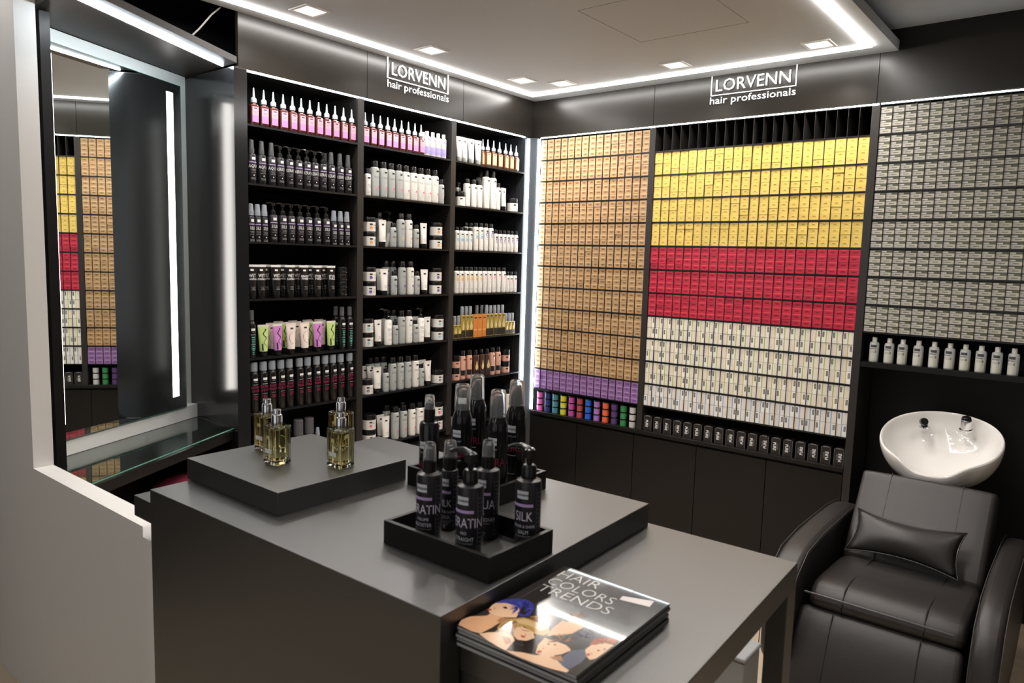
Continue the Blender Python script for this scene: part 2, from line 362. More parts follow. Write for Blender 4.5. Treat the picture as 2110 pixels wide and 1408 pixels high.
# ---- cartons
def carton(col, kind):
    m = MB(); W2 = 0.0242; DP = 0.19; H = 0.0305
    base = mat('card_' + kind, col, 0.38, var=0.06)
    if kind in ('white_a', 'white_b', 'white_c', 'white_d'): H = 0.0612
    m.box(-W2, W2, 0, DP, 0, H, base)
    y = -0.0003
    def q(x0, x1, z0, z1, mm, yy=y): m.quad((x0, yy, z0), (x1, yy, z0), (x1, yy, z1), (x0, yy, z1), mm)
    c = col
    if kind == 'brown':
        q(-W2, W2, 0.0225, 0.0302, mat('card_brown_light', (0.62, 0.42, 0.235), 0.38)); q(-0.012, 0.015, 0.009, 0.020, mat('card_brown_dark', (0.30, 0.175, 0.08), 0.45)); q(-0.003, 0.004, 0.011, 0.018, mat('card_brown_ink', (0.14, 0.085, 0.045), 0.5), y * 2)
    elif kind == 'yellow':
        k = mat('card_yellow_ink', (0.30, 0.22, 0.03), 0.5); q(-0.007, 0.007, 0.016, 0.020, k); q(-0.013, 0.013, 0.0115, 0.0135, mat('card_yellow_ink2', (0.50, 0.38, 0.06), 0.5)); q(-W2, W2, 0.0285, 0.0305, mat('card_yellow_light', (0.92, 0.70, 0.20), 0.4))
    elif kind == 'red':
        q(-W2, W2, 0.0245, 0.0303, mat('card_red_light', (0.70, 0.07, 0.10), 0.38)); q(-0.013, 0.013, 0.010, 0.019, mat('card_red_dark', (0.33, 0.012, 0.03), 0.45)); q(-0.006, 0.006, 0.0125, 0.017, mat('card_red_ink', (0.13, 0.01, 0.015), 0.5), y * 2)
    elif kind == 'purple':
        q(-W2, W2, 0.023, 0.0302, mat('card_purple_light', (0.42, 0.25, 0.50), 0.38)); q(-0.013, 0.013, 0.009, 0.020, mat('card_purple_dark', (0.17, 0.08, 0.24), 0.45))
    elif kind == 'grey':
        q(-W2, W2, 0.0185, 0.0303, mat('card_olive', (0.115, 0.12, 0.085), 0.45)); q(-0.0235, -0.001, 0.0205, 0.0265, mat('card_pale', (0.62, 0.59, 0.53), 0.45), y * 2)
        q(0.0005, 0.0235, 0.003, 0.0175, mat('card_cream', (0.56, 0.53, 0.42), 0.45)); q(-0.010, 0.014, 0.008, 0.0115, mat('card_grey_ink', (0.17, 0.16, 0.14), 0.5), y * 2); q(-W2, W2, 0.0, 0.0012, mat('card_gap', (0.06, 0.06, 0.05), 0.6), y * 2)
    else:
        s = 1 if kind in ('white_a', 'white_c') else -1; k = m_ink
        f = lambda a, b: (min(a * s, b * s), max(a * s, b * s))
        a, b = f(-0.020, -0.0105); q(a, b, 0.028, 0.054, mat('card_white_badge', (0.11, 0.10, 0.09), 0.5)); a, b = f(-0.0165, -0.014); q(a, b, 0.031, 0.051, mat('card_white_badge_ink', (0.45, 0.43, 0.40), 0.5), y * 2)
        st = {'white_a': (0.42, 0.50, 0.10), 'white_b': (0.62, 0.52, 0.14), 'white_c': (0.28, 0.42, 0.66), 'white_d': (0.28, 0.42, 0.66)}[kind]
        a, b = f(-0.0035, 0.0022); q(a, b, 0.001, 0.060, mat('stripe_' + kind, st, 0.5))
        a, b = f(0.004, 0.0235); q(a, b, 0.001, 0.060, mat('card_white_warm', (0.80, 0.73, 0.65), 0.5)); q(-W2, W2, 0, 0.0007, mat('card_gap2', (0.3, 0.28, 0.25), 0.6), y * 2)
    return m.mesh('carton_' + kind, 0)
KRAFT = (0.50, 0.315, 0.16)
me_c = {'brown': carton(KRAFT, 'brown'), 'yellow': carton((0.82, 0.59, 0.15), 'yellow'), 'red': carton((0.54, 0.025, 0.06), 'red'),
        'purple': carton((0.30, 0.16, 0.38), 'purple'), 'grey': carton((0.50, 0.48, 0.44), 'grey')}
for k in 'abcd': me_c['white_' + k] = carton((0.86, 0.84, 0.78), 'white_' + k)
def carton_block(kind, x0, pitch, cols, rows, n, first_col, last_col, where, colfrom):
    rest = MB(); base_me = me_c[kind]
    for ri, r in enumerate(rows):
        zb = RZ[r + 1] + 0.004; gap = 0.0
        for c in range(cols):
            x = x0 + (c + 0.5) * pitch
            for k in range(n):
                h = 0.0312
                y = 0.004 + random.random() * 0.0035 + (0.002 if random.random() < 0.08 else 0)
                z = zb + k * h
                dx = random.uniform(-0.0002, 0.0002) + (0.0 if cols != 22 else (-0.0005 if c < 11 else 0.0005))
                if first_col <= c + 1 <= last_col:
                    o = ob(kind + '_carton', base_me, None, (x + dx, y, z))
                    cc = c + 1 if colfrom == 'corner' else cols - c
                    nm = {'corner': 'the corner', 'post': 'the brown cartons', 'edge': ''}[colfrom]
                    if colfrom == 'post': cc = c + 1
                    tag(o, '%s carton, %s column from %s, %s %s row down, %s of its stack' % (kind, ORD[cc], nm, ORD[ri + 1], kind, ORD[n - k]), 'box', where)
                else:
                    for i, p in enumerate(base_me.polygons):
                        pass
                    b = len(rest.v); rest.v += [(v.co.x + x + dx, v.co.y + y, v.co.z + z) for v in base_me.vertices]
                    for p in base_me.polygons:
                        rest.f.append(tuple(b + i for i in p.vertices)); rest.m.append(rest.mi(base_me.materials[p.material_index]))
    if rest.v:
        me = rest.mesh(kind + '_cartons', 0); o = ob(kind + '_cartons', me)
        tag(o, 'remaining %s cartons stacked in the columns %s' % (kind, 'close to the corner' if kind == 'brown' else 'closest to the brown cartons'), 'boxes', None, 'stuff')
PB = 0.782 / 15; PY = 1.137 / 22; PG = 0.663 / 13
carton_block('brown', 0.060, PB, 15, range(0, 11), 4, 9, 15, 'brown cartons in the rack by the corner', 'corner')
carton_block('purple', 0.060, PB, 15, [11], 4, 1, 15, 'purple cartons in the row under the brown ones', 'corner')
carton_block('yellow', 0.880, PY, 22, range(1, 5), 4, 4, 22, 'yellow cartons in the upper rows', 'post')
carton_block('red', 0.880, PY, 22, range(5, 8), 4, 1, 22, 'red cartons in the middle rows', 'post')
# grey
rest = MB()
carton_block('grey', 2.056, PG, 13, range(0, 8), 4, 3, 12, 'grey cartons above the wash chair', 'post')
# fix the grey labels: they are counted from the upright they stand beside
for o in list(COL.objects):
    if o.name.startswith('grey_carton') and o.get('label'): o['label'] = o['label'].replace('the brown cartons', 'the yellow cartons').replace('columns closest to', 'end columns, next to')
random.seed(11)
for ri, r in enumerate(range(8, 12)):
    for c in range(22):
        for k in range(2):
            kd = random.choice('ab') if r < 11 else random.choice('cd')
            o = ob('white_carton', me_c['white_' + kd], None, (0.880 + (c + 0.5) * PY, 0.004 + random.random() * 0.003, RZ[r + 1] + 0.004 + k * 0.0622))
            tag(o, '%s-striped white carton, %s column from the brown cartons, %s white row, %s' % ({'a': 'green', 'b': 'ochre', 'c': 'blue', 'd': 'blue'}[kd], ORD[c + 1], ORD[ri + 1], 'lower' if k == 0 else 'upper'), 'box', 'white cartons in the lower rows')
# small dye jars, 12 stacks of three
JC = [('pink', (0.85, 0.16, 0.50)), ('navy', (0.03, 0.045, 0.20)), ('teal', (0.06, 0.22, 0.30)), ('yellow', (0.62, 0.60, 0.03)), ('magenta', (0.48, 0.07, 0.36)), ('brick red', (0.42, 0.07, 0.06)), ('blue', (0.02, 0.12, 0.62)),
      ('lilac', (0.38, 0.17, 0.52)), ('orange', (0.82, 0.13, 0.05)), ('dark violet', (0.10, 0.045, 0.18)), ('green', (0.04, 0.25, 0.08)), ('white', (0.62, 0.60, 0.60))]
lidm = MB().lathe([(0.0215, 0.0362), (0.0220, 0.0366), (0.0220, 0.0425), (0.0215, 0.0432)], m_blk, 16).mesh('jlid')
for i, (nm, c) in enumerate(JC):
    jm = MB().lathe([(0.0195, 0), (0.0205, 0.001), (0.0205, 0.0360)], mat('jar_' + nm.replace(' ', '_'), c, 0.4), 16).mesh('jar')
    for k in range(3):
        t = thing('dye_jar', '%s dye jar with black lid on the ledge, %s of its stack of three' % (nm, ('lowest', 'middle', 'topmost')[k]), 'jar', (0.098 + i * 0.0637, 0.030, 0.6545 + k * 0.0434), group='small dye jars under the purple cartons')
        ob('jar_body', jm, t); ob('lid', lidm, t)
# black packs with PURE printed upright
pt = text_md('PURE', 0.021, 0.9, 0.0006); pt2 = text_md('COLOR', 0.009, 1.0, 0)
FL = [1, 1, 1, 0, 1, 1, 1, 1, 0, 0, 1, 0, 1, 1, 0, 0, 0, 0]
m_pack = mat('black_card', (0.022, 0.018, 0.017), 0.35)
def pack(flip):
    m = MB().box(-0.0235, 0.0235, 0, 0.10, 0, 0.088, m_pack); s = -1 if flip else 1
    e = 0.0007
    for a in ((-0.0235, -0.0235 + e, 0, 0.088), (0.0235 - e, 0.0235, 0, 0.088), (-0.0235, 0.0235, 0.088 - e, 0.088)): m.quad((a[0], -0.0003, a[2]), (a[1], -0.0003, a[2]), (a[1], -0.0003, a[3]), (a[0], -0.0003, a[3]), m_whtg)
    m.mesh_in(pt, lambda c: (s * (-c.y + 0.013), -0.0005, 0.044 + s * c.x), m_wht); m.mesh_in(pt2, lambda c: (s * (-c.y - 0.005) , -0.0005, 0.044 + s * c.x), m_whtg)
    m.box(-0.014, 0.014, 0.001, 0.004, 0.088, 0.0915, mat('hang_tab', (0.20, 0.19, 0.19), 0.3))
    return m.mesh('pack', 0)
packs = [pack(False), pack(True)]
for i in range(18):
    o = ob('black_pack', packs[FL[i]], None, (0.911 + i * 0.06335, 0.012, 0.6545))
    tag(o, 'black card pack printed PURE on the ledge, %s from the dye jars' % ORD[i + 1], 'box', 'black packs on the ledge below the white cartons')

# ================================================================== BOTTLE KINDS (front faces -y, base at z = 0)
TX = lambda s, size, sx=1.0, b=0.0: text_md(s, size, sx, b, res=1)
def put_text(m, s, r, size, z, mm, sx=1.0, b=0.0, xo=0.0):
    rr = r + 0.0005
    m.mesh_in(TX(s, size, sx, b), lambda c: (rr * math.sin((c.x + xo) / r), -rr * math.cos((c.x + xo) / r), z + c.y), mm)
def K_dropper(glass, la, lb):
    b = MB().rbox(0.040, 0.028, 0.088, 0.007, glass, e=0.004); b.lathe([(0.014, 0.086), (0.009, 0.093), (0.008, 0.099)], glass, 14)
    l = MB().box(-0.0155, 0.0155, -0.0146, -0.0141, 0.042, 0.078, la).box(-0.0155, 0.0155, -0.0146, -0.0141, 0.012, 0.042, lb).box(-0.008, 0.008, -0.0149, -0.0146, 0.069, 0.0735, m_ink).box(-0.010, 0.010, -0.0149, -0.0146, 0.056, 0.0575, m_inkg).box(-0.007, 0.007, -0.0149, -0.0146, 0.050, 0.0512, m_inkg)
    c = MB().lathe([(0.0115, 0.095), (0.0125, 0.096), (0.0125, 0.110), (0.0105, 0.115), (0.0060, 0.118), (0.0032, 0.150), (0.0028, 0.157), (0.0010, 0.160)], m_nozzle, 14)
    return [('body', b), ('label', l), ('dropper_cap', c)]
def K_spray(word, r=0.0205, hb=0.128, ht=0.190, capm=None, sub=True, pump=False, capr=0.0115, band=True, stretch=0.72, bm=None, tagw=0.0085):
    bm = bm or m_blkb
    b = MB().lathe([(r * 0.9, 0), (r, 0.003), (r, hb - 0.006), (r * 0.85, hb - 0.001), (0.010, hb + 0.001), (0.0095, hb + 0.004)], bm, 22)
    l = MB().decal(r, -tagw, tagw, hb - 0.026, hb - 0.014, m_wht)
    if band: l.decal(r, -r * 1.05, r * 1.05, hb - 0.038, hb - 0.0345, m_lil, 8)
    put_text(l, word, r, 0.021, hb - 0.060, m_whtg if not band else m_wht, stretch)
    for i, (w, z) in enumerate(((0.012, 0.068), (0.009, 0.073), (0.013, 0.080))): l.decal(r, -w, w, hb - z - 0.0012, hb - z, m_whtg)
    l.decal(r, -0.002, 0.002, hb - 0.095, hb - 0.090, m_wht); l.decal(r, -0.012, 0.012, hb - 0.105, hb - 0.1035, m_whtg); l.decal(r, -0.012, 0.012, hb - 0.110, hb - 0.1085, m_whtg)
    if pump:
        c = MB().lathe([(0.0125, hb + 0.003), (0.0125, hb + 0.017), (0.009, hb + 0.021), (0.0045, hb + 0.022), (0.0045, hb + 0.036), (0.010, hb + 0.038), (0.010, hb + 0.052), (0.008, hb + 0.054)], m_blk, 16)
        c.tube([(0, 0, hb + 0.049), (-0.018, 0, hb + 0.053), (-0.036, 0, hb + 0.050)], [0.006, 0.005, 0.0035], m_blk)
        return [('body', b), ('label', l), ('pump_head', c)]
    c = MB().lathe([(capr + 0.001, hb + 0.003), (capr + 0.001, hb + 0.022), (capr, hb + 0.023), (capr * 0.86, ht - 0.003), (capr * 0.6, ht)], capm or m_chromef, 18)
    return [('body', b), ('label', l), ('cap', c)]
def ringE(w, d, z, n=20): return [(w * math.sin(2 * PI * i / n), -d * math.cos(2 * PI * i / n), z) for i in range(n)]
def K_tube(bodym, capm, h=0.150, topm=None, words=(), w0=0.0185, wt=0.027, deco=None, inkm=None):
    ch = 0.026; b = MB(); rings = [ringE(w0, w0 * 0.95, ch)]
    for t in (0.35, 0.7, 0.9, 1.0): rings.append(ringE(w0 + (wt - w0) * t, w0 * 0.95 * (1 - t) + 0.0014, ch + (h - 0.010 - ch) * t))
    b.loft(rings, bodym); b.loft([ringE(wt, 0.0014, h - 0.010), ringE(wt, 0.0013, h)], topm or bodym)
    c = MB().lathe([(w0 * 0.86, 0), (w0 * 0.9, 0.001), (w0 * 0.98, ch - 0.003), (w0 * 0.98, ch)], capm, 20)
    surf = lambda z: -(w0 * 0.95 * (1 - (z - ch) / (h - 0.010 - ch)) + 0.0014) - 0.0007
    wd = lambda z: w0 + (wt - w0) * (z - ch) / (h - 0.010 - ch)
    l = MB()
    def pt3(x, z):
        a = min(0.98, abs(x) / wd(z)); return (x, surf(z) * math.sqrt(1 - a * a) - 0.0006, z)
    def strip(x0, x1, z0, z1, mm, n=4):
        for i in range(n):
            xa = x0 + (x1 - x0) * i / n; xb = x0 + (x1 - x0) * (i + 1) / n
            l.quad(pt3(xa, z0), pt3(xb, z0), pt3(xb, z1), pt3(xa, z1), mm)
    if deco: deco(l, pt3, strip, h)
    else:
        strip(-0.008, 0.008, h - 0.028, h - 0.020, inkm or m_ink)
        for i, (s, sz) in enumerate(words): l.mesh_in(TX(s, sz, 0.72, 0.0002), lambda c, i=i: pt3(c.x, h - 0.056 - i * 0.013 + c.y), m_wht)
        for k, (a, z) in enumerate(((0.010, 0.040), (0.007, 0.046), (0.010, 0.052))): strip(-a, a, z, z + 0.0012, m_inkg if inkm is None else m_whtg)
    return [('body', b), ('label', l), ('cap', c)]
def K_shampoo(bodym, word, dot, r=0.0225, hb=0.150, ht=0.182, capm=None, tagm=None, vert=None, dotr=0.0075, dotz=0.048, dot2=None, capr=None):
    capr = capr or r * 0.74; capm = capm or m_blk
    b = MB().lathe([(r * 0.86, 0), (r * 0.97, 0.003), (r, 0.008), (r, hb - 0.012), (r * 0.93, hb - 0.004), (r * 0.72, hb)], bodym, 22)
    l = MB().decal(r, -0.0085, 0.0085, hb - 0.026, hb - 0.018, tagm or m_ink)
    if word and not vert: put_text(l, word, r, 0.014, hb - 0.055, m_inkg, 0.8)
    if vert:
        md = TX(vert, 0.013, 1.0); l.mesh_in(md, lambda c: ((r + 0.0005) * math.sin((-c.y + 0.004) / r), -(r + 0.0005) * math.cos((-c.y + 0.004) / r), hb * 0.42 + c.x), m_inkg)
    if dot: l.disc(r, 0.005 if not dot2 else 0.0, dotz, dotr, dot, sz=1.0 if not dot2 else 1.7)
    if dot2: l.disc(r, 0.0, dotz - dotr * 0.9, dotr * 0.8, dot2, off=0.0007, sz=1.2)
    for w, z in ((0.009, hb * 0.5), (0.011, hb * 0.22), (0.008, hb * 0.16)): l.decal(r, -w, w, z, z + 0.0009, m_inkg)
    c = MB().lathe([(capr, hb - 0.001), (capr, ht - 0.003), (capr * 0.9, ht)], capm, 20)
    return [('body', b), ('label', l), ('cap', c)]
def K_jar(bodym, dot, r=0.036, hb=0.050, ht=0.074, word=''):
    b = MB().lathe([(r * 0.92, 0), (r, 0.003), (r, hb)], bodym, 26)
    l = MB().decal(r, -0.020, -0.004, hb - 0.016, hb - 0.008, m_ink)
    if dot: l.disc(r, -0.012, hb * 0.42, 0.0085, dot)
    if word: put_text(l, word, r, 0.011, hb - 0.020, m_inkg, 0.8, xo=0.012)
    l.decal(r, 0.002, 0.024, hb * 0.45, hb * 0.45 + 0.001, m_inkg); l.decal(r, 0.002, 0.020, hb * 0.3, hb * 0.3 + 0.001, m_inkg)
    c = MB().lathe([(r * 0.98, hb), (r, hb + 0.002), (r, ht - 0.002), (r * 0.97, ht)], m_blk, 26)
    return [('body', b), ('label', l), ('lid', c)]
def K_can(h, r=0.0205, capm=None, ink=None, word='', capr=0.017, caph=0.038, line_m=None):
    hb = h - caph
    b = MB().lathe([(r * 0.95, 0), (r, 0.002), (r, hb - 0.022), (r * 0.9, hb - 0.012), (r * 0.62, hb - 0.005), (0.012, hb)], m_blk, 22)
    l = MB().decal(r, -0.010, 0.010, hb - 0.047, hb - 0.036, m_wht)
    l.decal(r, -0.007, 0.007, hb - 0.054, hb - 0.0525, m_whtg); l.decal(r, -0.012, 0.012, hb - 0.066, hb - 0.0635, m_whtg)
    if word:
        for i, s in enumerate(word.split()): put_text(l, s, r, 0.017, hb - 0.083 - i * 0.016, ink, 0.8)
    else:
        for i in range(10): l.decal(r, -0.008 + 0.0004 * i, 0.008 - 0.0005 * i, hb - 0.078 - i * 0.0085, hb - 0.074 - i * 0.0085, ink)
    l.decal(r, -0.012, 0.012, hb - 0.110, hb - 0.1085, m_whtg)
    for i in range(3): l.decal(r, -0.010, 0.010, hb - 0.120 - i * 0.006, hb - 0.1185 - i * 0.006, ink)
    c = MB().lathe([(capr, hb - 0.004), (capr, h - 0.004), (capr * 0.85, h)], capm or m_clear, 18)
    return [('body', b), ('label', l), ('cap', c)]
def squiggle(col):
    def f(l, pt3, strip, h):
        n = 46; pts = []
        for i in range(n):
            t = i / (n - 1); z = h - 0.020 - t * (h - 0.062); a = 0.009 * (1 - 0.25 * t); x = 0.003 + a * math.sin(t * 4.4 * PI + 1.2) * (0.7 + 0.3 * t); pts.append((x, z, 0.0026 * (1 - t) + 0.0006))
        for (x0, z0, w0), (x1, z1, w1) in zip(pts, pts[1:]): l.quad(pt3(x0 - w0, z0), pt3(x0 + w0, z0 + 0.0005), pt3(x1 + w1, z1), pt3(x1 - w1, z1 - 0.0005), m_ink)
        strip(-0.0135, -0.0075, 0.030, 0.062, m_ink, 2)
    return f
def arcdeco(l, pt3, strip, h):
    n = 26
    for i in range(n):
        a0 = PI * 0.42 + i / n * PI * 1.1; a1 = PI * 0.42 + (i + 1) / n * PI * 1.1; t = i / n; w = 0.0004 + 0.0012 * math.sin(PI * t)
        p = lambda a, r: pt3(0.006 + r * math.cos(a), 0.078 + r * 1.35 * math.sin(a))
        l.quad(p(a0, 0.021 - w), p(a0, 0.021), p(a1, 0.021), p(a1, 0.021 - w), mat('maroon_print', (0.30, 0.02, 0.03), 0.5))
    strip(-0.006, 0.010, h - 0.028, h - 0.021, m_ink)
m_lpink = mat('label_pink', (0.80, 0.42, 0.52), 0.4); m_lviol = mat('label_violet', (0.62, 0.28, 0.56), 0.4)
m_brg = mat('amber_red_glass', (0.10, 0.022, 0.018), 0.08, coat=0.5); m_brn = mat('amber_glass', (0.11, 0.05, 0.025), 0.08, coat=0.5)
m_lor = mat('label_apricot', (0.82, 0.46, 0.27), 0.4)
m_oil = mat('golden_oil', (0.36, 0.26, 0.06), 0.10, coat=0.5); m_oildk = mat('oil_label_black', (0.02, 0.018, 0.015), 0.3)
m_orb = mat('orange_box_card', (0.62, 0.22, 0.045), 0.4); m_pinkb = mat('blush_plastic', (0.66, 0.36, 0.27), 0.3); m_brb = mat('dark_brown_plastic', (0.08, 0.035, 0.02), 0.25)
m_drop = mat('oil_drop_print', (0.62, 0.50, 0.20), 0.4); m_cream = mat('cream_plastic', (0.70, 0.68, 0.60), 0.3)
d_or = dotm('orange', (0.80, 0.36, 0.10)); d_yl = dotm('amber', (0.80, 0.55, 0.12)); d_pu = dotm('violet', (0.16, 0.08, 0.36)); d_lb = dotm('sky', (0.30, 0.55, 0.62)); d_pk = dotm('rose', (0.80, 0.16, 0.34))
d_gr = dotm('slate', (0.20, 0.21, 0.22)); d_rd = dotm('red', (0.72, 0.03, 0.10)); d_bl = dotm('blue', (0.20, 0.40, 0.75)); d_tl = dotm('mint', (0.30, 0.68, 0.62)); d_co = dotm('coral', (0.75, 0.12, 0.18)); d_lv = dotm('pale_violet', (0.55, 0.50, 0.66)); d_dp = dotm('pale_grey', (0.50, 0.50, 0.50))
def K_oil(h, hb, r, word=None, dark=False):
    b = MB().rbox(2 * r, 1.7 * r, hb, r * 0.35, m_brb if dark else m_oil, e=0.002)
    l = MB(); y = -0.85 * r - 0.0004
    l.box(-r * 0.96, r * 0.96, y - 0.0003, y, 0.006, hb * 0.34, m_oildk)
    n = 12; l.add([(r * 0.62 * math.sin(2 * PI * i / n) * (1 if math.cos(2 * PI * i / n) < 0.3 else 0.55), y - 0.0005, hb * 0.50 + hb * 0.17 * math.cos(2 * PI * i / n) * (1.5 if math.cos(2 * PI * i / n) > 0 else 0.9)) for i in range(n)], [tuple(range(n))], m_drop)
    l.box(-r * 0.5, r * 0.5, y - 0.0005, y, hb * 0.88, hb * 0.93, m_ink)
    c = MB().lathe([(r * 0.55, hb), (r * 0.60, hb + 0.002), (r * 0.60, hb + (h - hb) * 0.35), (r * 0.66, hb + (h - hb) * 0.36), (r * 0.60, h - 0.002), (r * 0.5, h)], m_clear if not dark else m_blk, 16)
    return [('body', b), ('label', l), ('cap', c)]
def K_obox(h):
    return [('carton', MB().box(-0.018, 0.018, -0.018, 0.018, 0, h, m_orb)), ('label', MB().box(-0.010, 0.010, -0.0185, -0.018, h - 0.022, h - 0.015, m_ink).box(-0.014, 0.014, -0.0184, -0.018, 0.04, 0.05, mat('orange_light', (0.75, 0.36, 0.12), 0.4)))]
def K_pinkb(h, r=0.0205):
    p = K_shampoo(m_pinkb, '', None, r, h - 0.032, h); p[1][1].disc(r, 0.004, (h - 0.03) * 0.52, 0.011, mat('drop_on_blush', (0.42, 0.28, 0.14), 0.4), sz=1.5); p[1][1].decal(r, -r * 1.2, r * 1.2, 0.026, 0.058, m_oildk, 8, 0.0006); return p
def K_lilac():
    p = K_shampoo(m_white, '', None, 0.0165, 0.108, 0.132, capm=m_white, tagm=m_lil, capr=0.010); p[1][1].decal(0.0165, -0.022, 0.022, 0.010, 0.050, mat('lilac_label', (0.42, 0.36, 0.72), 0.4), 8); return p
def finish(parts): return [(n, m.mesh(n)) for n, m in parts]
